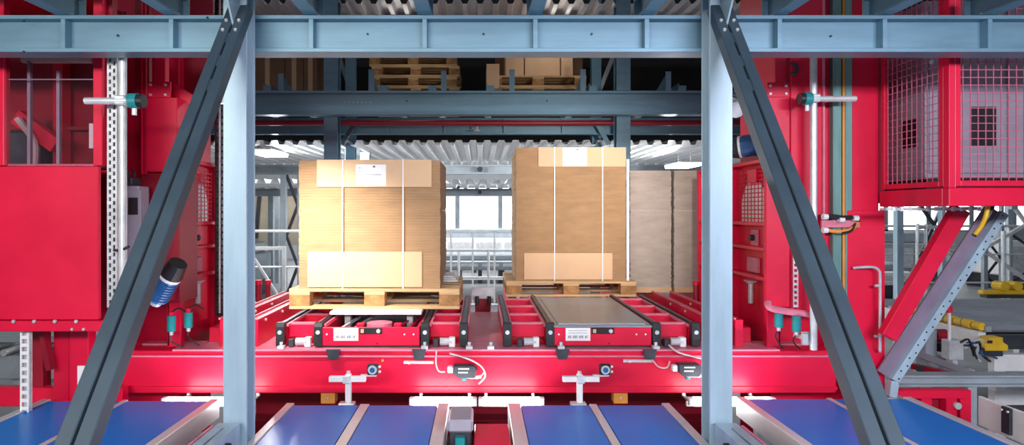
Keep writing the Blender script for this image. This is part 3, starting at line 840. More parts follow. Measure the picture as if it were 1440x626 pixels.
# cable loop at the mast
cb = thing('cable_loop', 'bundle of black white and orange cables looped at the right mast', 'cable bundle', P(1180, 318, 3.86))
MB().tube([P(1152, 305, 3.88), P(1168, 304, 3.85), P(1185, 306, 3.84), P(1200, 306, 3.85), P(1207, 311, 3.86)], 0.014, 8).build('black_cable', BLACK, cb)
MB().tube([P(1206, 313, 3.86), P(1198, 322, 3.84), P(1182, 326, 3.84), P(1165, 324, 3.86), P(1156, 322, 3.88)], 0.012, 8).build('orange_cable', ORANGE, cb)
MB().tube([P(1203, 315, 3.85), P(1196, 325, 3.83), P(1184, 328, 3.83)], 0.009, 8).build('black_cable', BLACK, cb)
for px, py in ((1160, 305), (1183, 309), (1160, 324), (1203, 307)):
    q = P(px, py, 3.84); MB().cyl(q - Vector((.016, 0, 0)), q + Vector((.016, 0, 0)), 0.018, 10).build('cable_clip', WHITE, cb)
box('cable_tray', PINK, cb, X(1152, 3.89), X(1205, 3.89), 3.86, 3.875, H(320, 3.87), H(310, 3.87))

# pipe with cross rod and sensor, mirrored on both masts
def sensor_pipe(pxv, y0, y1, py, pxa, pxb, pxs, Y, label):
    s = thing('sensor_pipe', label, 'pipe', (X(pxv, Y), Y, H(y1, Y)), 'vertical sensor pipes on the masts')
    MB().cyl(P(pxv, y1, Y), P(pxv, y0, Y), 0.021, 14).build('pipe', GALV, s, smooth=False)
    MB().cyl(P(pxa, py, Y - 0.042), P(pxb, py, Y - 0.042), 0.0185, 12).build('cross_rod', GALV, s)
    q = P(pxv, py, Y - 0.02)
    MB().cbox((q.x, q.y, q.z), (0.055, 0.075, 0.05)).build('clamp', GALV, s, 0.006)
    q = P(pxs, py, Y - 0.045)
    t = MB().cyl(q - Vector((0.022, 0, 0)), q + Vector((0.022, 0, 0)), 0.040, 14).build('sensor_head', TEAL, s)
    e = 1 if pxs > pxv else -1
    MB().cyl(q + Vector((e * 0.022, 0, 0)), q + Vector((e * 0.05, 0, 0)), 0.036, 14).build('sensor_cap', BLACK, t)
    MB().cyl(q - Vector((0, 0, 0.04)), q - Vector((0, 0, 0.075)), 0.012, 8).build('sensor_plug', WHITE, t)
sensor_pipe(172.5, 66, 432, 142, 120, 186, 189, 3.24, 'galvanised pipe with cross rod and teal sensor beside the red enclosure')
sensor_pipe(1144, 66, 492, 139, 1140, 1203, 1135, 3.80, 'galvanised pipe with cross rod and teal sensor on the right mast')
q = P(1140, 478, 3.80)
o = thing('pipe_clamp', 'galvanised clamp holding the foot of the right sensor pipe', 'clamp', P(1140, 490, 3.8))
box('plate', GALV, o, X(1131, 3.8), X(1150, 3.8), 3.825, 3.84, H(486, 3.8), H(468, 3.8), bevel=0.003)
box('jaw', GALV, o, X(1129, 3.8), X(1136, 3.8), 3.79, 3.824, H(485, 3.8), H(469, 3.8), bevel=0.003)
box('arm', GALV, o, X(1133, 3.8), X(1140, 3.8), 3.841, 3.95, H(480, 3.8), H(474, 3.8))

# left mast
m = thing('lift_mast', 'tall red lift mast between the enclosure and the left brace', 'mast', (-2.3, 4.2, 0))
box('mast_body', RED, m, -2.66, -2.10, 4.22, 4.72, 0, Z(2.6), bevel=0.006)
box('front_cover', RED, m, X(205, 3.9), X(249, 3.9), 3.90, 4.219, H(241, 3.9), H(137, 3.9), bevel=0.004)
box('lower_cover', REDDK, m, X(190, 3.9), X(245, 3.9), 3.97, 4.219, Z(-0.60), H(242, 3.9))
box('upper_post', RED, m, X(216, 3.9), X(231, 3.9), 3.91, 3.965, H(136, 3.9), Z(2.6), bevel=0.004)
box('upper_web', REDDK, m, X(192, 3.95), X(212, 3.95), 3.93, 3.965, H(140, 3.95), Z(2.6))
for px in (212, 233):
    for py in (119.5, 133.5):
        bolt(m, P(px, py, 3.897), 0.009)
box('bolt_plate', RED, m, X(207, 3.9), X(240, 3.9), 3.898, 3.909, H(137, 3.9), H(115, 3.9))
MB().prism([(X(245, 4.0), H(118, 4.0)), (X(300, 4.0), H(150, 4.0)), (X(300, 4.0), H(165, 4.0)), (X(245, 4.0), H(135, 4.0))], 'y', 3.99, 4.02).build('arm_plate', RED, m)
for a, e in ((196.5, 199.5), (201.5, 204)):
    box('edge_strip', RED, m, X(a, 3.9), X(e, 3.9), 3.915, 3.928, H(245, 3.9), Z(2.6))
box('lower_plinth', RED, m, -2.70, -2.08, 4.16, 4.76, 0, 0.14)
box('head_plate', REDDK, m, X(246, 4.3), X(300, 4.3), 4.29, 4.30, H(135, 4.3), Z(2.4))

# electrical box on the left mast
e = thing('control_box', 'grey electrical box with dark window on the left mast', 'control box', P(188, 350, 3.9))
MB().box(X(175, 3.85), X(201, 3.85), 3.80, 3.925, H(372, 3.85), H(262, 3.85)).build('body', LILAC, e, 0.006)
box('door', LILAC, e, X(178, 3.8), X(199, 3.8), 3.790, 3.799, H(366, 3.8), H(268, 3.8), bevel=0.003)
box('window', BLACK, e, X(181, 3.79), X(194, 3.79), 3.784, 3.7895, H(302, 3.79), H(278, 3.79))
box('terminal_cap', DARK, e, X(178, 3.85), X(190, 3.85), 3.81, 3.92, H(261.5, 3.85), H(250, 3.85), bevel=0.004)
for px in (180, 188): MB().tube([P(px, 250, 3.86), P(px + 1, 244, 3.86), P(px - 3, 238, 3.87)], 0.008, 6).build('lead', BLACK, e)

# hydraulic pipe stack beside the left column (dark chain tower seen through the gap)
o = thing('chain_tower', 'dark lift chain running up behind the left column', 'chain', P(309, 420, 4.46))
mbx = MB()
for i in range(46):
    z0 = Z(-0.75) + i * 0.05
    mbx.box(X(305, 4.46), X(313, 4.46), 4.455, 4.475, z0, z0 + 0.034)
mbx.build('chain_links', CHAIN, o)
box('guide', BLACK, o, X(302, 4.48), X(314, 4.48), 4.48, 4.505, Z(-0.78), Z(1.6))
box('bright_edge', GALV, o, X(308.5, 4.45), X(310.5, 4.45), 4.44, 4.45, Z(-0.75), Z(1.6))

# motors
def motor(p0, p1, r, label, mount_y):
    p0, p1 = Vector(p0), Vector(p1); d = (p1 - p0).normalized()
    m = thing('gear_motor', label, 'motor', p0, 'blue gear motors')
    L = (p1 - p0).length
    MB().cyl(p0, p0 + d * (L * 0.58), r * 0.92, 18).build('body', BLUE, m)
    for i in range(7):
        a = p0 + d * (L * (0.06 + 0.07 * i))
        MB().cyl(a, a + d * (L * 0.02), r * 1.02, 18).build('cooling_fin', BLUE, m)
    MB().cyl(p0 + d * (L * 0.58), p0 + d * (L * 0.66), r * 1.0, 18).build('ring', WHITE, m)
    MB().cyl(p0 + d * (L * 0.66), p1, r * 1.06, 18, r * 0.86).build('fan_cover', BLACK, m)
    MB().cyl(p0 - d * (L * 0.14), p0, r * 0.55, 12).build('shaft_hub', GALV, m)
    MB().box(p0.x - 0.03, p0.x + 0.03, p0.y + r * 0.4, mount_y, p0.z - 0.03, p0.z + 0.05).build('mount', REDDK, m)
    a = d.orthogonal().normalized()
    return m
motor(P(222, 420, 3.80), P(251, 370, 3.72), 0.064, 'blue motor with black fan cover behind the left brace', 3.968)
motor(P(1066, 203, 4.3), P(1026, 209, 4.4), 0.080, 'blue motor on top of the right side frame', 4.45)

# teal hanging sensors
for px, py, Y, lb in ((241, 455, 3.92, 'teal cable sensor on the left carriage side, nearer the left brace'), (265, 450, 3.97, 'teal cable sensor on the left carriage side, nearer the left column'),
                      (1095, 449, 3.90, 'teal cable sensor on the right carriage side, nearer the right column'), (1120, 455, 3.86, 'teal cable sensor on the right carriage side, nearer the right brace')):
    q = P(px, py, Y)
    s = thing('cable_sensor', lb, 'sensor', q - Vector((0, 0, 0.12)), 'teal cable sensors')
    MB().cyl(q - Vector((0, 0, 0.050)), q + Vector((0, 0, 0.050)), 0.026, 14).build('body', TEAL, s)
    MB().cyl(q + Vector((0, 0, 0.050)), q + Vector((0, 0, 0.075)), 0.018, 10).build('cap', RED, s)
    MB().cyl(q - Vector((0, 0, 0.075)), q - Vector((0, 0, 0.050)), 0.012, 8).build('plug', GALV, s)
    MB().tube([q + Vector((0, 0, 0.07)), q + Vector((0.02, 0.06, 0.09)), q + Vector((0.04, 0.12, 0.05))], 0.006, 6).build('lead', BLACK, s)
    MB().tube([q - Vector((0, 0, 0.07)), q - Vector((0.01, -0.02, 0.12)), Vector((q.x + 0.05, q.y + 0.05, hD + 0.004))], 0.005, 6).build('lead_end', BLACK, s)

# red perforated strip on the right cover and the red shelf bars beneath
o = thing('perforated_strut', 'narrow perforated strut on the right side cover', 'strut', P(1118, 430, 3.88))
strut_strip(MB(), X(1115, 3.88), X(1122, 3.88), 3.875, 3.885, H(432, 3.88), H(355, 3.88), 0.035, 1).build('strip', GALV, o)
o = thing('handrail_bar', 'pinkish bent bar below the right side cover', 'bar', P(1110, 440, 3.86))
MB().tube([P(1080, 425, 3.88), P(1082, 432, 3.86), P(1095, 436, 3.86), P(1142, 443, 3.86)], 0.022, 10).build('bar', PINK, o)
MB().box(X(1138, 3.86), X(1142, 3.86), 3.86, 3.899, H(446, 3.86), H(440, 3.86)).build('foot', RED, o)

# left enclosure ------------------------------------------------------------
YE = 3.40
e = thing('machine_enclosure', 'red machine enclosure with clear upper window at the left edge', 'enclosure', (-2.6, 3.7, Z(-0.68)))
xl, xr = -3.3, X(138, YE)
box('lower_panel', RED, e, xl, xr, YE, YE + 0.03, H(450, YE), H(234, YE), bevel=0.004)
box('left_post', RED, e, X(-8, YE), X(5, YE), YE, YE + 0.05, H(233, YE), Z(1.3), bevel=0.003)
box('right_post', RED, e, X(130.5, YE), X(143.5, YE), YE + 0.001, YE + 0.06, H(233, YE), Z(1.3), bevel=0.003)
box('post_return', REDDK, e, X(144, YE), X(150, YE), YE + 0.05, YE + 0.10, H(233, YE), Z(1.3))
box('window_pane', GLASS, e, X(5, YE), X(130, YE), YE + 0.020, YE + 0.026, H(233, YE), Z(1.0))
for px in (42, 83):
    top = H(86 if px < 50 else 100, YE + 0.1)
    box('mullion', LILAC, e, X(px - 2.2, YE + .1), X(px + 2.2, YE + .1), YE + 0.09, YE + 0.11, H(232, YE + .1), top)
box('window_rail', LILAC, e, X(5, YE), X(130, YE), YE + 0.035, YE + 0.043, H(110.5, YE), H(109, YE))
MB().box(X(30, 3.5), X(129, 3.5), 3.49, 3.53, H(88, 3.5), H(80.5, 3.5)).build('lamp_housing', WHITE, e, 0.005)
box('window_sill', PINK, e, X(5, YE), X(130, YE), YE + 0.031, YE + 0.16, H(233, YE), H(230, YE))
box('back_panel', REDDK, e, xl, -2.31, 3.93, 3.95, H(450, YE), Z(1.3))  # darker red stands in for the shade inside the enclosure
MB().prism([(xl, YE + 0.065), (-2.17, YE + 0.065), (-2.17, 3.52), (-2.34, 3.80), (-2.34, 3.929), (xl, 3.929)], 'z', Z(1.28), Z(1.30)).build('roof_panel', RED, e)
box('inner_wall', RED, e, xl - 0.02, xl, YE, 3.95, H(450, YE), Z(1.3))
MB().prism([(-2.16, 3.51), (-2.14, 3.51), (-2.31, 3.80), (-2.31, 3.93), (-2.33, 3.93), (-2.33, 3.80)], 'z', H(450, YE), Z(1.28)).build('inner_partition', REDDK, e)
MB().prism([(xl, YE + 0.161), (-2.17, YE + 0.161), (-2.17, 3.52), (-2.34, 3.80), (-2.34, 3.929), (xl, 3.929)], 'z', H(234, YE) - 0.03, H(234, YE) - 0.001).build('inner_floor', RED, e)
# machinery inside the window
box('inner_post', RED, e, -2.70, -2.64, 3.82, 3.90, H(234, YE), Z(1.28))
MB().bar((-2.84, 3.72, Z(0.58)), (-2.60, 3.72, Z(0.40)), (0, 1, 0), 0.06, 0.09).build('inner_arm', RED, e)
box('inner_tank', DARK, e, -2.95, -2.72, 3.72, 3.92, Z(0.262), Z(0.50), bevel=0.02)
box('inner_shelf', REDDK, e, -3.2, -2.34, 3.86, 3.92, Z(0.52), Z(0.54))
box('inner_valve', RED, e, -2.44, -2.38, 3.80, 3.86, Z(0.40), Z(0.50), bevel=0.01)
MB().tube([(-2.70, 3.66, Z(0.27)), (-2.70, 3.66, Z(0.42)), (-2.80, 3.66, Z(0.56))], 0.02, 8).build('inner_hose', CABLE, e)
box('notice_sheet', PAPER, e, X(122, 3.5), X(130, 3.5), 3.52, 3.525, H(208, 3.5), H(173, 3.5))
box('notice_sheet', LILAC, e, X(143, 3.6), X(153, 3.6), 3.60, 3.605, H(208, 3.6), H(172, 3.6))
# base beam with bolts
box('base_beam', RED, e, xl, X(141.5, YE), YE - 0.01, YE + 0.09, H(466, YE), H(451, YE), bevel=0.004)
for px in (20, 49, 78, 108): bolt(e, P(px, 452, YE - 0.012), 0.010)
for px in (102, 118): bolt(e, P(px, 463, YE - 0.012), 0.008)
# posts carrying the enclosure
for a, b_, Y, mm in ((75, 97, 3.75, RED), (97, 124, 3.73, RED), (42, 60, 3.85, REDDK)):
    box('leg', mm, e, X(a, Y), X(b_, Y), Y, Y + 0.08, 0, H(467, YE), bevel=0.004)
MB().bar(P(62, 470, 3.7), P(72, 520, 3.7), (0, 1, 0), 0.05, 0.03).build('knee_brace', REDDK, e)
box('base_rail', RED, e, -3.2, X(168, 3.8), 3.83, 3.90, Z(-1.24), Z(-1.12), bevel=0.004)
box('warning_label', PAPER, e, X(108, 3.72), X(120, 3.72), 3.725, 3.7295, H(560, 3.72), H(515, 3.72))

# perforated strut standing right of the enclosure, and a short one below it
o = thing('perforated_strut', 'tall white perforated strut right of the red enclosure', 'strut', P(159, 430, 3.3))
strut_strip(MB(), X(152, 3.3), X(166, 3.3), 3.29, 3.30, H(432, 3.3), H(70, 3.3), 0.040, 2).build('strip', GALV, o)
MB().box(X(152, 3.3), X(166, 3.3), 3.318, 3.324, H(432, 3.3), H(70, 3.3)).build('back_channel', DARK, o)
for py in (180, 330):
    box('bracket', GALV, o, X(156, 3.3), X(163, 3.3), 3.324, 3.40, H(py + 5, 3.3), H(py, 3.3))
o = thing('perforated_strut', 'short white perforated strut under the red enclosure', 'strut', P(35, 570, 3.5))
strut_strip(MB(), X(29, 3.45), X(41, 3.45), 3.445, 3.452, 0.0, H(468, 3.45), 0.045, 1).build('strip', WHITE, o)
MB().box(X(29, 3.45), X(41, 3.45), 3.470, 3.475, 0.0, H(468, 3.45)).build('back_channel', GALV, o)
tag(MB().tube([P(160, 352, 3.3), P(170, 352, 3.24), P(181, 347, 3.22)], 0.008, 8).build('cable_tie', BLACK, smooth=True), 'black cable end sticking out beside the left sensor pipe', 'cable')

# ================================================================== RIGHT CAGE
YG = 3.30
xg = X(1335, YG)
g = thing('mesh_cage', 'red wire mesh cage on a platform at the upper right', 'cage', (3.1, 3.8, H(290, YG)))
zt = Z(1.45)
box('platform_edge', RED, g, xg, 4.2, YG, YG + 0.05, H(290, YG), H(264, YG), bevel=0.004)
box('platform_side', RED, g, xg, xg + 0.05, YG + 0.05, 3.88, H(290, YG), H(264, YG), bevel=0.004)
box('platform_floor', REDDK, g, xg + 0.05, 4.2, YG + 0.05, 4.4, H(275, YG), H(268, YG))
def frame_panel(px0, px1, along, y_or_x, a, b, z0, z1, name):
    mbp = MB(); t = 0.032
    if along == 'x':
        yy = y_or_x
        mbp.box(a, a + t, yy, yy + 0.03, z0, z1).box(b - t, b, yy, yy + 0.03, z0, z1).box(a + t, b - t, yy, yy + 0.03, z0, z0 + t).box(a + t, b - t, yy, yy + 0.03, z1 - t, z1)
    else:
        xx = y_or_x
        mbp.box(xx, xx + 0.03, a, a + t, z0, z1).box(xx, xx + 0.03, b - t, b, z0, z1).box(xx, xx + 0.03, a + t, b - t, z0, z0 + t).box(xx, xx + 0.03, a + t, b - t, z1 - t, z1)
    fr = mbp.build(name, RED, g, 0.003)
    wm = MB(); p = 0.042
    q = a + t + p * 0.5
    while q < b - t:
        if along == 'x': wm.box(q - 0.002, q + 0.002, y_or_x + 0.012, y_or_x + 0.016, z0 + t, z1 - t)
        else: wm.box(y_or_x + 0.012, y_or_x + 0.016, q - 0.002, q + 0.002, z0 + t, z1 - t)
        q += p
    q = z0 + t + p * 0.5
    while q < z1 - t:
        if along == 'x': wm.box(a + t, b - t, y_or_x + 0.016, y_or_x + 0.020, q - 0.002, q + 0.002)
        else: wm.box(y_or_x + 0.016, y_or_x + 0.020, a + t, b - t, q - 0.002, q + 0.002)
        q += p
    wm.build('wire_mesh', MESHM, fr, kind='stuff')
MESHM = mat('pink_coated_wire', (0.62, 0.16, 0.26), 0.35, 0.2, 0.05, 5.0)
z0 = H(262, YG)
frame_panel(0, 0, 'x', YG + 0.004, xg + 0.035, 4.2, z0, zt, 'front_panel')
frame_panel(0, 0, 'y', xg + 0.004, YG + 0.05, 3.87, z0, zt, 'side_panel')
box('corner_post', RED, g, xg, xg + 0.032, YG, YG + 0.045, H(264, YG), zt, bevel=0.003)
box('corner_seam', PINK, g, xg + 0.033, xg + 0.036, YG + 0.002, YG + 0.02, H(264, YG), zt)
q = P(1310, 86, 3.4)
bolt(g, (xg - 0.001, 3.42, q.z), 0.012, (-1, 0, 0), GALV, 'latch')
box('back_panel', RED, g, xg, 4.2, 4.38, 4.40, H(268, YG), zt)
# cabinet in the cage
cbn = thing('switch_cabinet', 'lilac grey switch cabinet inside the mesh cage', 'cabinet', (3.3, 4.1, H(268, YG)))
box('body', LILAC, cbn, 2.86, 3.9, 3.88, 4.34, H(268, YG) + 0.10, zt - 0.1, bevel=0.006)
box('base', BLACK, cbn, 2.88, 3.88, 3.9, 4.32, H(268, YG), H(268, YG) + 0.10)
box('door', LILAC, cbn, 2.88, 3.36, 3.868, 3.879, H(268, YG) + 0.13, zt - 0.13, bevel=0.003)
box('door', LILAC, cbn, 3.38, 3.88, 3.868, 3.879, H(268, YG) + 0.13, zt - 0.13, bevel=0.003)
box('display', BLACK, cbn, 3.14, 3.30, 3.860, 3.867, H(205, 3.86), H(150, 3.86), bevel=0.003)
box('side_display', BLACK, cbn, 2.853, 2.8595, 3.95, 4.09, H(205, 3.9), H(165, 3.9))
for i in range(3): MB().cyl((3.02, 3.855, Z(0.62 + i * 0.06)), (3.02, 3.867, Z(0.62 + i * 0.06)), 0.016, 10).build('push_button', (RED, WHITE, TEAL)[i], cbn)

# struts carrying the platform
s = thing('support_strut', 'red slanting strut under the mesh cage', 'strut', P(1243, 478, 3.78), 'struts under the mesh cage')
MB().bar(P(1350, 294, 3.74), P(1247, 474, 3.74), (0, 1, 0), 0.06, 0.098).build('strut', RED, s, 0.004)
box('head_plate', RED, s, X(1338, 3.74), X(1368, 3.74), 3.69, 3.79, H(294, 3.74), H(291, 3.74))
s = thing('support_strut', 'grey channel strut with punched edge slanting under the mesh cage', 'strut', P(1246, 545, 3.84), 'struts under the mesh cage')
a, b_ = P(1394, 292, 3.84), P(1241, 526, 3.84)
MB().bar(a, b_, (0, 1, 0), 0.012, 0.08).build('web', mat('purple_grey_paint', (0.22, 0.17, 0.24), 0.5), s)
dd = (b_ - a).normalized(); nn_ = Vector((dd.z, 0, -dd.x)) 
if nn_.x < 0: nn_ = -nn_
off = nn_ * 0.064
MB().bar(a + off + Vector((0, -0.02, 0)), b_ + off + Vector((0, -0.02, 0)), (0, 1, 0), 0.05, 0.05).build('flange', COLST, s, 0.002)
L = (b_ - a).length
for i in range(26):
    q = a + off + dd * (L * (i + 0.5) / 26) + Vector((0, -0.046, 0)) + nn_ * (0.008 if i % 2 else -0.008)
    MB().cyl(q, q + Vector((0, 0.002, 0)), 0.006, 6).build('punched_hole', BLACK, s)
fe = b_ + off + Vector((0, -0.02, 0))
MB().bar(fe, Vector((fe.x - 0.015, fe.y, H(556, 3.84))), (0, 1, 0), 0.05, 0.05).build('foot', COLST, s, 0.002)
box('foot_block', GREYM, s, fe.x - 0.06, fe.x + 0.05, 3.78, 3.86, 0, H(556, 3.84))
o = thing('cable_tray', 'thin galvanised cable tray under the mesh cage platform', 'cable tray', P(1290, 294, 3.6))
box('tray', GALV, o, X(1243, 3.6), X(1374, 3.6), 3.58, 3.64, H(296, 3.6), H(292.5, 3.6))
for px in range(1250, 1372, 12): box('tie', WHITE, o, X(px, 3.6), X(px + 4, 3.6), 3.57, 3.579, H(297, 3.6), H(291, 3.6))
tag(MB().tube([Vector((X(1389, 3.42), 3.42, H(275, YG))), P(1389, 292, 3.42), P(1386, 305, 3.42), P(1380, 318, 3.44), P(1371, 330, 3.46)], 0.012, 8).build('striped_cable', YELLOW, smooth=True), 'yellow cable hanging under the mesh cage beside the grey strut', 'cable')
tag(MB().tube([Vector((X(1395, 3.44), 3.44, H(275, YG))), P(1395, 292, 3.44), P(1388, 308, 3.44), P(1377, 322, 3.46), P(1369, 332, 3.47)], 0.012, 8).build('hanging_cable', BLACK, smooth=True), 'black cable hanging under the mesh cage beside the yellow one', 'cable')
o = thing('grab_handle', 'thin bent grab handle on the outer cover of the right mast', 'handle', P(1236, 490, 3.83))
MB().tube([P(1200, 377, 3.86), P(1212, 376, 3.83), P(1228, 376, 3.83), P(1236, 381, 3.83), P(1237.5, 395, 3.83), P(1237.5, 486, 3.83), P(1237.5, 492, 3.86)], 0.0085, 8).build('tube', GALV, o)
for py in (402, 473): MB().cyl(P(1230, py, 3.83), P(1237, py, 3.83), 0.009, 8).build('standoff', GALV, o)

# low red frame, grey beam, white guard board right of the outer belt
o = thing('base_frame', 'low red base frame with openings behind the right belt conveyor', 'frame', (2.95, 3.95, 0))
mbx = MB().box(2.66, 3.14, 3.86, 3.92, Z(-1.20), Z(-1.145)).box(2.66, 3.14, 3.86, 3.92, Z(-1.50), Z(-1.42))
for x in (2.66, 2.82, 2.98, 3.07): mbx.box(x, x + 0.07, 3.86, 3.92, Z(-1.42), Z(-1.20))
mbx.build('frame', RED, o, 0.004)
box('back_plate', REDDK, o, 2.66, 3.14, 3.925, 3.935, Z(-1.50), Z(-1.15))
for x in (2.70, 3.07): box('leg', RED, o, x, x + 0.07, 3.86, 3.92, 0, Z(-1.50))
MB().cyl((3.04, 3.84, Z(-1.24)), (3.04, 3.858, Z(-1.24)), 0.022, 14).build('hub', GALV, o)
o = thing('grey_beam', 'smooth grey beam crossing behind the right belt conveyor', 'beam', (3.6, 4.05, 0))
MB().ibeam('x', 2.68, 5.0, 4.08, Z(-1.135), 0.10, 0.075, 0.014, 0.03).build('beam', GREYM, o)
for x in (3.3, 4.6): box('leg', GREYM, o, x - 0.03, x + 0.03, 4.05, 4.11, 0, Z(-1.173))
o = thing('guard_board', 'white guard board with dark handle at the lower right corner', 'board', (2.97, 2.7, 0))
box('board', WHITE, o, 2.965, 2.985, 1.6, 3.6, Z(-1.275), Z(-1.10), bevel=0.004)
MB().box(2.945, 2.9645, 3.36, 3.42, Z(-1.25), Z(-1.10)).build('handle', DARK, o, 0.004)
for y in (3.37, 3.41): MB().cyl((2.938, y, Z(-1.12)), (2.945, y, Z(-1.12)), 0.006, 8).build('rivet', WHITE, o)
for y in (1.8, 3.3): box('leg', GALV, o, 2.985, 3.02, y, y + 0.04, 0, Z(-1.12))

# ================================================================== REAR RACK
YR = 6.75
o = None
def rack_column(px, Y, wd, label, z1=4.6, m=STEEL):
    x = X(px, Y)
    t = thing('rack_column', label, 'column', (x, Y, 0), 'columns of the rear rack')
    MB().ibeam('z', 0.015, z1, x, Y + wd / 2, wd, wd, 0.016, 0.012).build('shaft', m, t, 0.002)
    box('base_plate', m, t, x - wd * 0.8, x + wd * 0.8, Y - wd * 0.2, Y + wd * 1.2, 0, 0.015)
rack_column(465, 6.92, 0.16, 'thick rack column behind the left cardboard load')
rack_column(877, 6.92, 0.16, 'thick rack column behind the right cardboard load')
rack_column(492, 7.7, 0.12, 'thinner dark rack column beside the thick left rack column', 4.6)
rack_column(839, 7.7, 0.12, 'thinner dark rack column beside the thick right rack column', 4.6)
rack_column(513, 8.4, 0.13, 'grey rack column, second right of the thick left rack column', H(200, 8.4), GREYM)
# front rack girder
g = thing('rack_girder', 'blue-grey girder of the rear rack below the upper pallets', 'girder', (0, 6.8, H(161, YR)))
zA, zB = H(161, YR), H(127.5, YR)
MB().ibeam('x', -4.5, 4.8, YR + 0.075, (zA + zB) / 2, 0.15, zB - zA, 0.026, 0.016).build('beam', STEEL, g, 0.002)
for px in range(485, 523, 6): bolt(g, P(px, 144, YR + 0.067), 0.006, m=WHITE, name='rivet')
for px in (572, 769): bolt(g, P(px, 142, YR + 0.067), 0.010, m=BLACK, name='bolt_hole')
for i, (px, hgt) in enumerate(((395, 24), (522, 30), (624, 28), (720, 30), (820, 30), (940, 27))):
    x = X(px, YR)
    gs = thing('guide_gusset', ('leftmost triangular guide plate on the rack girder', 'triangular guide plate left of the stacked empty pallets', 'triangular guide plate right of the stacked empty pallets',
               'triangular guide plate at the left end of the upper loaded pallet', 'triangular guide plate at the right end of the upper loaded pallet', 'rightmost triangular guide plate on the rack girder')[i],
               'guide plate', (x, 7.1, zB), 'triangular guide plates on the rack girder')
    MB().prism([(YR + 0.01, zB), (YR + 0.75, zB), (YR + 0.01, zB + hgt * YR / F)], 'x', x - 0.007, x + 0.007).build('plate', STEEL, gs)
    box('flange', STEEL, gs, x - 0.03, x + 0.03, YR + 0.001, YR + 0.009, zB, zB + hgt * YR / F)
# level rails running back from the girder
for i, (x, lb) in enumerate(((-2.85, 'leftmost shelf rail of the upper rack level'), (-2.3, 'shelf rail under the dark cartons at upper left'), (-1.0, 'shelf rail left of the stacked empty pallets'), (-0.45, 'shelf rail right of the stacked empty pallets'),
                             (0.20, 'shelf rail left under the upper loaded pallet'), (1.35, 'shelf rail right under the upper loaded pallet'), (2.35, 'shelf rail at the upper right of the rack'))):
    r = thing('shelf_rail', lb, 'rail', (x, 8.2, zB), 'shelf rails of the rear rack')
    MB().box(x - 0.12, x - 0.04, YR + 0.02, 9.6, zB + 0.001, zB + 0.06).build('rail', STEEL, r)
    MB().box(x - 0.128, x - 0.121, YR + 0.02, 9.6, zB + 0.001, zB + 0.085).build('lip', STEEL, r)
# second girder + sprinkler pipe
g = thing('rack_tie_beam', 'slim blue-grey tie beam below the rack girder', 'beam', (0, 7.3, H(189, 7.3)))
MB().ibeam('x', -4.5, 4.8, 7.33, (H(189, 7.3) + H(166, 7.3)) / 2, 0.09, H(166, 7.3) - H(189, 7.3), 0.014, 0.01).build('beam', STEEL, g)
for px in (404, 545, 626, 710, 792): box('joint_plate', STEEL, g, X(px - 2, 7.28), X(px + 2, 7.28), 7.279, 7.284, H(188, 7.28), H(167, 7.28))
g = thing('sprinkler_pipe', 'red sprinkler pipe under the rack girder', 'pipe', (0, 7.1, H(174, 7.1)))
MB().cyl((-4.5, 7.1, H(173, 7.1)), (4.8, 7.1, H(173, 7.1)), 0.033, 14).build('pipe', REDDK, g)
q = P(671, 178, 7.1)
MB().cyl(q, q - Vector((0, 0, 0.04)), 0.012, 8).build('sprinkler_stem', GALV, g)
MB().cyl(q - Vector((0, 0, 0.04)), q - Vector((0, 0, 0.05)), 0.05, 12).build('sprinkler_plate', GALV, g)
for px in (500, 838):
    MB().bar(P(px, 172, 7.16), P(px - 20 if px < 600 else px + 18, 203, 7.16), (0, 1, 0), 0.03, 0.05).build('hanger', STEEL if px > 600 else DARK, g)

def corrugated(name, x0, x1, y0, y1, z, pitch, amp, label, m=CORR, cat='roof sheet'):
    n = int((x1 - x0) / pitch)
    prof = []
    for i in range(n):
        a = x0 + i * pitch
        prof += [(a, z), (a + pitch * 0.30, z), (a + pitch * 0.45, z + amp), (a + pitch * 0.85, z + amp)]
    t = 0.006
    vs, fs = [], []
    for (u, v) in prof:
        vs += [(u, y0, v), (u, y1, v), (u, y0, v + t), (u, y1, v + t)]
    for i in range(len(prof) - 1):
        a, b = 4 * i, 4 * (i + 1)
        fs += [(a, a + 1, b + 1, b), (a + 2, b + 2, b + 3, a + 3), (a, b, b + 2, a + 2), (a + 1, a + 3, b + 3, b + 1)]
    return tag(MB().add(vs, fs).build(name, m), label, cat)
corrugated('corrugated_deck', -4.4, 4.7, 7.45, 10.74, H(204, 7.45), 0.175, 0.055, 'white corrugated deck above the cardboard loads')
corrugated('corrugated_deck', -6, 6.5, 12.2, 15.14, H(258, 12.2), 0.28, 0.09, 'white corrugated deck far behind, above the bright window')
corrugated('corrugated_deck', -4.4, 4.7, 6.95, 7.5, H(6, 6.95), 0.175, 0.055, 'corrugated deck of the next rack level at the top edge')
# beams carrying the decks
for Y, py0, py1, lb in ((10.6, 245, 231.7, 'grey beam at the back edge of the near corrugated deck'), (15.0, 276, 265.3, 'grey beam at the back edge of the far corrugated deck')):
    g = thing('deck_beam', lb, 'beam', (0, Y, H(py0, Y)))
    MB().ibeam('x', -6, 6.5, Y + 0.07, (H(py0, Y) + H(py1, Y)) / 2, 0.14, H(py1, Y) - H(py0, Y), 0.03, 0.02).build('beam', GREYM, g)
    for x in (-5.2, 5.6): box('post', GREYM, g, x - 0.06, x + 0.06, Y, Y + 0.14, 0, H(py0, Y))
    bolt(g, (0.0, Y, (H(py0, Y) + H(py1, Y)) / 2), 0.05, m=DARK)
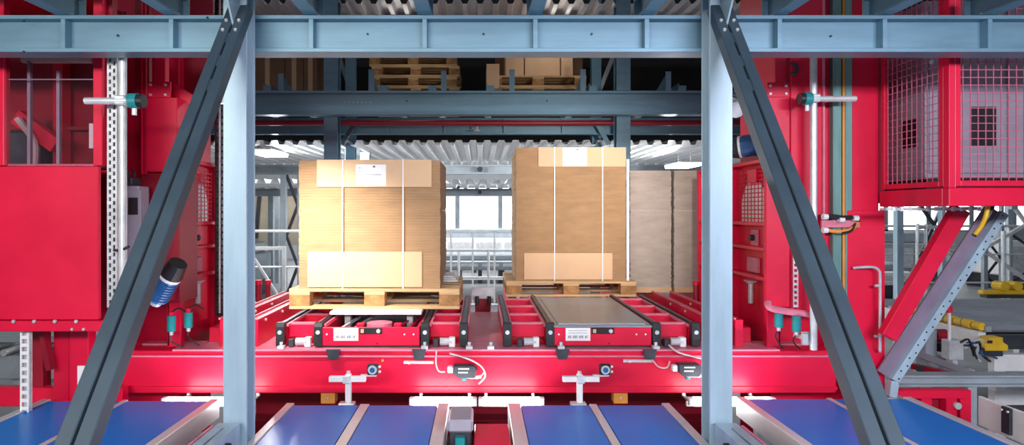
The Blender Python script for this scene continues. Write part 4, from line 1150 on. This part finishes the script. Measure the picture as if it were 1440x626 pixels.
# added near-black screen that keeps light out and stands for rack shade
st = struct(MB().box(-6, 6.5, 9.9, 10.0, H(200, 9.9), 7.0).box(-6, 6.5, 7.52, 9.9, H(6, 6.95) - 0.02, H(6, 6.95) + 0.08).box(-6, -4.6, 7.52, 9.9, H(200, 9.9), 6.0).box(4.9, 6.5, 7.52, 9.9, H(200, 9.9), 6.0).build('wall_rack_shade', RACKSHADE), 'added dark screen shading the upper rack level')

# upper level: loads
zS = zB + 0.061
pallet(X(757, 7.55), 7.55, zS, 'lower pallet under the cartons on the upper rack level, half hidden by the girder', 'pallets on the upper rack level')
zS2 = zS + 0.1445
pallet(X(757, 7.55), 7.55, zS2, 'light wooden pallet directly under the pale cartons on the upper rack level', 'pallets on the upper rack level')
for a, e, y0, y1, mm, lb in ((711, 737, 7.62, 8.1, COVER, 'left pale carton on the upper rack pallet'), (738, 788, 7.62, 8.1, COVER, 'wide middle carton on the upper rack pallet'),
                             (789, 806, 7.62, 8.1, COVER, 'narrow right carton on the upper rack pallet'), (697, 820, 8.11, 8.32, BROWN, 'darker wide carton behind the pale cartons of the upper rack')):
    o = thing('storage_carton', lb, 'carton', (X((a + e) / 2, y0), (y0 + y1) / 2, zS2 + 0.145), 'cartons on the upper rack pallet')
    box('body', mm, o, X(a, y0), X(e, y0) - 0.004, y0, y1, zS2 + 0.145, zS2 + 0.7, bevel=0.004)
    box('tape', mm, o, X((a + e) / 2, y0) - 0.025, X((a + e) / 2, y0) + 0.025, y0 - 0.002, y0 - 0.0005, zS2 + 0.146, zS2 + 0.69)
pz = zS
for i, lb in enumerate(('lowest empty pallet of the stack on the upper rack level', 'second lowest empty pallet of the stack on the upper rack level', 'middle empty pallet of the five stacked on the upper rack level',
                        'second highest empty pallet of the stack on the upper rack level', 'topmost empty pallet of the stack on the upper rack level')):
    pallet(X(583, 8.3) + (0.02 if i % 2 else -0.015), 8.25, pz, lb, 'stacked empty pallets on the upper rack level')
    pz += 0.1445
for x, lb in ((-0.9, 'added unseen light above the stacked pallets'), (0.9, 'added unseen light above the upper cartons')):
    t = thing('added_rack_light', lb, 'lamp', (x, 7.45, Z(2.27)), 'added lights high in the rear rack')  # added unseen light that brightens the upper pallets
    MB().box(x - 0.3, x + 0.3, 7.4, 7.46, Z(2.27), Z(2.30)).build('glowing_cover', SPOT, t, 0.004)
    MB().box(x - 0.32, x + 0.32, 7.38, 7.48, Z(2.301), H(6, 6.95) - 0.001).build('housing', WHITE, t, 0.003)
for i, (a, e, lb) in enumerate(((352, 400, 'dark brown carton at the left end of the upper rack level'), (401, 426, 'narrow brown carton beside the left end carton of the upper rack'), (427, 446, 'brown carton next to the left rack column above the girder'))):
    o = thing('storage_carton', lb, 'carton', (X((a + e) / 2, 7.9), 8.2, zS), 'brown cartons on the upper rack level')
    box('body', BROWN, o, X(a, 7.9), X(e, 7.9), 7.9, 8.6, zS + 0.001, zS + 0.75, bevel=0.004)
    box('tape', COVER, o, X((a + e) / 2, 7.9) - 0.03, X((a + e) / 2, 7.9) + 0.03, 7.897, 7.9, zS + 0.001, zS + 0.75)
# small carton
o = thing('storage_carton', 'small pale carton at the left edge of the upper loaded pallet', 'carton', (X(692, 7.4), 7.4, zS), 'brown cartons on the upper rack level')
box('body', COVER, o, X(684, 7.0), X(702, 7.0), 6.92, 7.4, zS + 0.001, zS + 0.28, bevel=0.003)
# diagonals of the rack bracing
for p0, p1, lb in ((P(478, 82, 7.9), P(492, 126, 7.9), 'slanting rack brace right of the left rack column'), (P(861, 82, 7.72), P(843, 128, 7.72), 'slanting rack brace left of the right rack column')):
    s = thing('rack_brace', lb, 'brace', p1, 'slanting braces of the rear rack')
    MB().bar(p0 + (p0 - p1) * 0.75, p1, (0, 1, 0), 0.03, 0.05).build('bar', GREYM, s)

# lamps under the deck
for px, lb in ((975, 'bright lamp under the corrugated deck near the right column'), (362, 'bright lamp under the corrugated deck near the left column')):
    Y = 8.0 if px > 700 else 7.6
    py = 232 if px > 700 else 214
    q = P(px, py, Y)
    t = thing('deck_lamp', lb, 'lamp', q, 'lamps under the corrugated deck')
    MB().box(q.x - 0.16, q.x + 0.16, Y, Y + 0.7, q.z, q.z + 0.03).build('glowing_cover', SPOT, t, 0.005)
    MB().box(q.x - 0.17, q.x + 0.17, Y - 0.01, Y + 0.71, q.z + 0.031, q.z + 0.05).build('housing', WHITE, t, 0.003)
    for y in (Y + 0.1, Y + 0.6): MB().cyl((q.x, y, q.z + 0.05), (q.x, y, H(204, 7.45) + 0.02), 0.008, 6).build('hanger', GALV, t)
    area('deck_lamp_glow', (q.x, Y + 0.35, q.z - 0.01), (q.x, Y + 0.35, 0), 0.3, 0.7, 40)
    area('deck_lamp_glow', (q.x - math.copysign(0.2, q.x), Y + 0.35, q.z + 0.02), (q.x - math.copysign(3.0, q.x), Y + 0.7, q.z + 0.6), 0.7, 0.05, 130)

# ================================================================== BACKGROUND BEYOND THE RACK
# railings
def railing(x0, x1, Y, z0, ht, posts, label, m=GALV, mid=1):
    r = thing('guard_railing', label, 'railing', ((x0 + x1) / 2, Y, z0), 'guard railings in the hall behind')
    MB().cyl((x0, Y, z0 + ht), (x1, Y, z0 + ht), 0.022, 8).build('top_rail', m, r)
    for i in range(mid):
        MB().cyl((x0, Y, z0 + ht * (i + 1) / (mid + 1)), (x1, Y, z0 + ht * (i + 1) / (mid + 1)), 0.016, 8).build('middle_rail', m, r)
    for i in range(posts):
        x = x0 + (x1 - x0) * i / (posts - 1)
        MB().cyl((x, Y, z0), (x, Y, z0 + ht), 0.02, 8).build('post', m, r)
railing(-1.05, 0.75, 12.5, 0.0, H(326, 12.5), 5, 'pale railing in front of the bright window between the loads', WHITE, 2)
railing(-0.8, 0.6, 9.5, 0.0, H(352, 9.5), 4, 'nearer grey railing between the two loads', GALV, 2)
railing(-5.2, -2.6, 9.0, 0.0, H(325, 9.0), 4, 'white railing in the gap left of the left load', WHITE, 2)
railing(5.2, 12.5, 11.5, 0.0, H(318, 11.5), 7, 'grey railing in the hall below the mesh cage', GALV, 2)
# white gate frame in the left gap
o = thing('fence_gate', 'white framed fence gate in the gap left of the left load', 'gate', (X(380, 8.2), 8.2, 0))
x0, x1 = X(345, 8.2), X(401, 8.2)
z0, z1 = 0.0, H(347, 8.2)
for x in (x0, x1 - 0.045): box('gate_post', WHITE, o, x, x + 0.045, 8.2, 8.245, z0, z1)
box('gate_rail', WHITE, o, x0 + 0.045, x1 - 0.045, 8.2, 8.245, z1 - 0.045, z1)
MB().bar((x0 + 0.05, 8.22, z1 - 0.06), (x1 - 0.05, 8.22, z1 - 0.75), (0, 1, 0), 0.03, 0.03).build('gate_diagonal', WHITE, o)
# tan sheeting and truss column seen left
o = thing('sheeting_panel', 'tan wall sheeting behind the fence gate at left', 'panel', (-6.0, 16.0, 0))
box('sheet', TAN, o, -9.5, X(420, 16), 16.0, 16.05, H(345, 16), H(262, 16))
for px in (366, 383): MB().bar(P(px, 262, 15.95), P(px - 6 if px < 380 else px, 335, 15.95), (0, 1, 0), 0.06, 0.09).build('rib', DARK if px < 380 else GREYM, o)
for x in (-9.2, -5.4): box('post', GREYM, o, x, x + 0.1, 15.9, 15.999, 0, H(262, 16))
def lattice_column(px0, px1, Y, py_top, label, n=4, m=GREYM, dm=DARK):
    x0, x1 = X(px0, Y), X(px1, Y)
    t = thing('lattice_column', label, 'column', ((x0 + x1) / 2, Y, 0), 'lattice columns in the hall behind')
    zt = H(py_top, Y)
    box('chord', m, t, x0, x0 + 0.09, Y, Y + 0.09, 0, zt); box('chord', m, t, x1 - 0.05, x1, Y, Y + 0.09, 0, zt)
    for i in range(n):
        za, zb = zt * i / n, zt * (i + 1) / n
        a, b = (x0 + 0.09, x1 - 0.05) if i % 2 else (x1 - 0.05, x0 + 0.09)
        MB().bar((a, Y + 0.045, za), (b, Y + 0.045, zb), (0, 1, 0), 0.03, 0.045).build('lacing', dm, t)
lattice_column(394, 422, 9.9, 246, 'grey lattice column left of the left cardboard load', 5)
lattice_column(1262, 1330, 8.6, 250, 'blue-grey column with cross bracing under the mesh cage', 3, COLST)
lattice_column(1418, 1480, 12.0, 262, 'lattice column at the right edge of the hall', 5)
lattice_column(1384, 1412, 14.0, 262, 'slim lattice column in the hall left of the right edge', 6)
# extra bracing bars at right
for p0, p1, lb in ((P(1325, 290, 10.5), P(1253, 449, 10.5), 'long dark brace behind the blue-grey column'), (P(1380, 352, 9.5), P(1470, 300, 9.5), 'rising bracing bar at the right edge of the hall'),
                   (P(1383, 352, 9.4), P(1475, 415, 9.4), 'falling bracing bar at the right edge of the hall'), (P(1425, 290, 9.6), P(1470, 350, 9.6), 'short steep bracing bar at the upper right of the hall')):
    s = thing('bracing_bar', lb, 'brace', p1, 'bracing bars in the hall behind')
    MB().bar(p0, p1, (0, 1, 0), 0.04, 0.05).build('bar', DARK if p0.y > 10 else GALV, s)
    for q in (p0, p1): MB().cbox(q, (0.10, 0.06, 0.10)).build('end_plate', GREYM, s)
for p0, lb in ((P(1411, 325, 9.3), 'thin grey post between the bracing bars at the right edge'),):
    s = thing('bracing_post', lb, 'post', (p0.x, p0.y, 0))
    MB().cyl((p0.x, p0.y, 0), p0, 0.03, 10).build('shaft', GALV, s); MB().cbox((p0.x, p0.y, 0.01), (0.16, 0.16, 0.02)).build('base_plate', GALV, s)
# stair railing loop
s = thing('stair_handrail', 'bent grey handrail loop behind the red strut', 'handrail', (X(1290, 8.0), 8.0, 0))
for dx in (0, 12):
    MB().tube([(X(1290 + dx, 8), 8.0, 0), (X(1290 + dx, 8), 8.0, H(330, 8)), (X(1294 + dx, 8), 8.0, H(321, 8)), (X(1322 + dx, 8), 8.0, H(319, 8)), (X(1340 + dx, 8), 8.0, H(319, 8))], 0.020, 8).build('rail', GALV, s)
for py in (345, 352): MB().cyl((X(1290, 8), 8.02, H(py, 8)), (X(1345, 8), 8.02, H(py, 8)), 0.014, 8).build('bar', GALV, s)
# rows of distant machines
def far_machine(x0, x1, Y, z1, m, label, n=3):
    t = thing('hall_machine', label, 'machine', ((x0 + x1) / 2, Y, 0), 'grey machines in the hall behind')
    box('body', m, t, x0, x1, Y, Y + 1.2, 0.35, z1 * 0.8, bevel=0.03)
    box('top', GREYM, t, x0 + 0.1, x1 - 0.1, Y + 0.1, Y + 1.1, z1 * 0.8, z1, bevel=0.03)
    for i in range(n + 1):
        x = x0 + 0.05 + (x1 - x0 - 0.2) * i / n
        box('leg', DARK, t, x, x + 0.1, Y + 0.1, Y + 1.1, 0, 0.35)
    for i in range(n):
        x = x0 + 0.1 + (x1 - x0 - 0.2) * i / n
        box('hatch', GALV, t, x + 0.05, x + (x1 - x0 - 0.2) / n - 0.05, Y - 0.02, Y - 0.001, 0.45, z1 * 0.7)
far_machine(-4.6, 3.4, 18.5, 1.35, WHITE, 'long pale machine under the far bright window', 9)
far_machine(-1.2, 1.2, 15.8, 0.75, GREYM, 'low grey conveyor frame between the two loads', 4)
far_machine(-9.5, -4.9, 13.0, 1.2, GREYM, 'grey machine behind the fence gate at left', 5)
far_machine(8.2, 12.2, 15.5, 1.35, GREYM, 'grey machine behind the hall railing at right', 4)
far_machine(12.5, 17.0, 14.5, 1.5, WHITE, 'pale machine at the right edge of the hall', 4)
far_machine(6.6, 9.0, 12.6, 0.8, WHITE, 'low pale machine behind the red and grey struts', 3)
far_machine(4.9, 7.6, 18.0, 1.4, GREYM, 'distant grey machine behind the red strut', 3)

# roller conveyor with yellow guards at right
zr = Z(-1.0)
rc = thing('roller_conveyor', 'dark roller conveyor with pale frame under the mesh cage at right', 'roller conveyor', (5.6, 6.3, 0))
xa, xb = 4.36, 7.2
y = 5.35
while y < 7.0:
    MB().cyl((xa, y, zr - 0.04), (xb, y, zr - 0.04), 0.036, 10).build('roller', PLATE, rc); y += 0.12
box('side_frame', WHITE, rc, xa - 0.06, xa - 0.005, 5.2, 7.55, zr - 0.16, zr - 0.03, bevel=0.004)
box('front_frame', WHITE, rc, xa - 0.06, xb, 5.05, 5.12, zr - 0.34, zr - 0.20, bevel=0.004)
box('gap_shade_pan', BLACK, rc, xa, xb, 5.3, 7.05, zr - 0.12, zr - 0.10)  # black sheet painted in as the shade between the rollers
box('front_apron', DARK, rc, xa, xb, 5.16, 5.22, zr - 0.18, zr - 0.06)
box('lower_frame', WHITE, rc, xa - 0.06, xb, 5.05, 5.11, zr - 0.62, zr - 0.50)
for x in (xa - 0.04, 5.5, 6.6):
    box('leg', WHITE, rc, x, x + 0.08, 5.06, 5.14, 0, zr - 0.2); box('leg', WHITE, rc, x, x + 0.08, 7.4, 7.48, 0, zr - 0.1)
o = thing('yellow_guard', 'yellow guard rail along the back of the roller conveyor', 'guard', (6.2, 7.1, zr))
box('rail', YELLOW, o, X(1380, 7.1), X(1460, 7.1), 7.08, 7.16, zr + 0.02, zr + 0.07, bevel=0.01)
for px in (1410, 1428): MB().cyl((X(px, 7.1), 7.06, zr + 0.12), (X(px, 7.1), 7.20, zr + 0.12), 0.055, 12).build('wheel', YELLOW, o)
box('mount', DARK, o, X(1385, 7.1), X(1455, 7.1), 7.07, 7.17, zr - 0.02, zr + 0.019)
o = thing('yellow_chain_guard', 'row of yellow chain guards at the near corner of the roller conveyor', 'guard', (4.29, 5.6, zr - 0.05))
for i in range(9):
    yy = 5.20 + i * 0.10
    MB().cyl((4.29, yy - 0.035, zr + 0.012), (4.29, yy + 0.045, zr + 0.012), 0.034 + 0.006 * (i % 2), 10).build('guard_roll', YELLOW, o)
box('backing_bar', GREYM, o, 4.305, 4.35, 5.14, 6.1, zr - 0.028, zr + 0.02)
box('pale_beam', WHITE, o, 4.22, 4.28, 5.12, 6.2, zr - 0.20, zr - 0.03, bevel=0.004)
o = thing('yellow_buffer', 'yellow buffer block at the front of the roller conveyor', 'buffer', P(1396, 494, 5.0))
Yq = 4.98
MB().prism([(X(1378, Yq), H(484, Yq)), (X(1384, Yq), H(478, Yq)), (X(1384, Yq), H(473, Yq)), (X(1404, Yq), H(473, Yq)), (X(1404, Yq), H(480, Yq)), (X(1411, Yq), H(484, Yq)), (X(1411, Yq), H(492, Yq)), (X(1378, Yq), H(492, Yq))],
           'y', Yq - 0.05, Yq + 0.05).build('block', YELLOW, o, 0.006)
box('slot', BLACK, o, X(1381, Yq), X(1388, Yq), Yq - 0.054, Yq - 0.0505, H(481, Yq), H(477, Yq))
box('bracket', DARK, o, X(1384, Yq), X(1406, Yq), Yq - 0.03, Yq + 0.06, H(500, Yq), H(492.5, Yq))
o = thing('signal_lamp', 'small red signal lamp on a white post in front of the roller conveyor', 'signal lamp', P(1334, 500, 4.9))
MB().cyl(P(1335, 478, 4.9), P(1335, 440, 4.9), 0.011, 8).build('post', WHITE, o)
MB().cyl(P(1334, 439.5, 4.9), P(1334, 430, 4.9), 0.026, 14).build('lamp_head', RED, o)
box('post_box', GALV, o, X(1330, 4.9), X(1350, 4.9), 4.86, 4.95, H(505, 4.9), H(478, 4.9), bevel=0.004)
box('leg', GALV, o, X(1337, 4.9), X(1344, 4.9), 4.88, 4.93, 0, H(505, 4.9))
o = thing('conveyor_drive', 'grey conveyor drive with dark red motor beside the grey channel strut', 'drive', (X(1318, 5.1), 5.1, 0))
box('gear_box', GREYM, o, X(1296, 5.1), X(1312, 5.1), 5.05, 5.25, H(500, 5.1), H(462, 5.1), bevel=0.006)
MB().cyl(P(1313, 472, 5.1), P(1329, 472, 5.1), 0.055, 14).build('motor', REDDK, o)
box('pedestal', GREYM, o, X(1300, 5.1), X(1325, 5.1), 5.06, 5.2, 0, H(500, 5.1))
box('terminal_box', BLACK, o, X(1314, 5.1), X(1322, 5.1), 5.05, 5.12, H(493, 5.1), H(482, 5.1))
o = thing('cable_bundle', 'dark tangle of cables in front of the yellow buffer block', 'cable bundle', P(1365, 505, 4.9))
for i in range(8):
    a = P(1350 + i * 3, 482 + (i % 3) * 4, 4.86 + 0.02 * i)
    MB().tube([a, a + Vector((0.05 + 0.02 * (i % 3), -0.02, 0.03 - 0.03 * (i % 2))), a + Vector((0.10, 0, -0.06)), a + Vector((0.12 + 0.01 * i, 0.01, -0.11))], 0.009, 6).build('cable', (BLACK, DARK, GALV, BLUE)[i % 4], o)
# conveyor frames in front of it, lower
o = thing('transfer_table', 'low dark transfer table left of the roller conveyor', 'table', (X(1310, 5.0), 5.0, 0))
MB().bar(P(1290, 498, 5.0), P(1372, 528, 4.6), (0, 1, 0), 0.10, 0.05).build('top_bar', PLATE, o)
MB().bar(P(1284, 515, 4.8), P(1350, 530, 4.5), (0, 1, 0), 0.06, 0.04).build('lower_bar', REDDK, o)
for px in (1300, 1360): box('leg', WHITE, o, X(px, 4.8), X(px + 8, 4.8), 4.78, 4.84, 0, H(520, 4.8))
for px, py in ((1292, 515), (1350, 518)): box('shoe', BLACK, o, X(px, 4.72), X(px + 10, 4.72), 4.70, 4.75, H(py + 8, 4.72), H(py, 4.72))

# left background under the enclosure
o = thing('floor_conveyor', 'grey floor conveyor behind the short perforated strut at left', 'conveyor', (-4.2, 5.4, 0))
box('frame', GREYM, o, -5.4, -2.95, 5.2, 5.9, Z(-1.45), Z(-1.25), bevel=0.01)
box('upper_frame', GREYM, o, -5.4, -3.0, 5.4, 5.7, Z(-1.18), Z(-1.12), bevel=0.01)
for i in range(10): MB().cyl((-5.3 + i * 0.24, 5.2, Z(-1.22)), (-5.3 + i * 0.24, 5.9, Z(-1.22)), 0.03, 8).build('roller', GALV, o)
for x in (-5.2, -4.1, -3.1): box('leg', GREYM, o, x, x + 0.08, 5.3, 5.8, 0, Z(-1.45))
# red base frame of the crane under the carriage
o = thing('crane_base', 'red base frame of the lift under the carriage', 'frame', (0, 4.8, 0))
box('front_sill', REDDK, o, -1.95, 1.95, 4.25, 4.40, 0.0, 0.14, bevel=0.005)
box('rear_sill', REDDK, o, -1.95, 1.95, 5.1, 5.25, 0.0, 0.14, bevel=0.005)
box('floor_pan', REDDK, o, -1.95, 1.95, 3.75, 4.245, 0.0, 0.05)
box('skirt_shade', REDDK, o, -1.95, 1.95, 5.26, 5.275, 0.0, Z(-1.175))  # added dark plate standing in for shade beneath the carriage
for x in (-1.5, 0.0, 1.5): box('tie', REDDK, o, x - 0.06, x + 0.06, 4.405, 5.095, 0.0, 0.12)
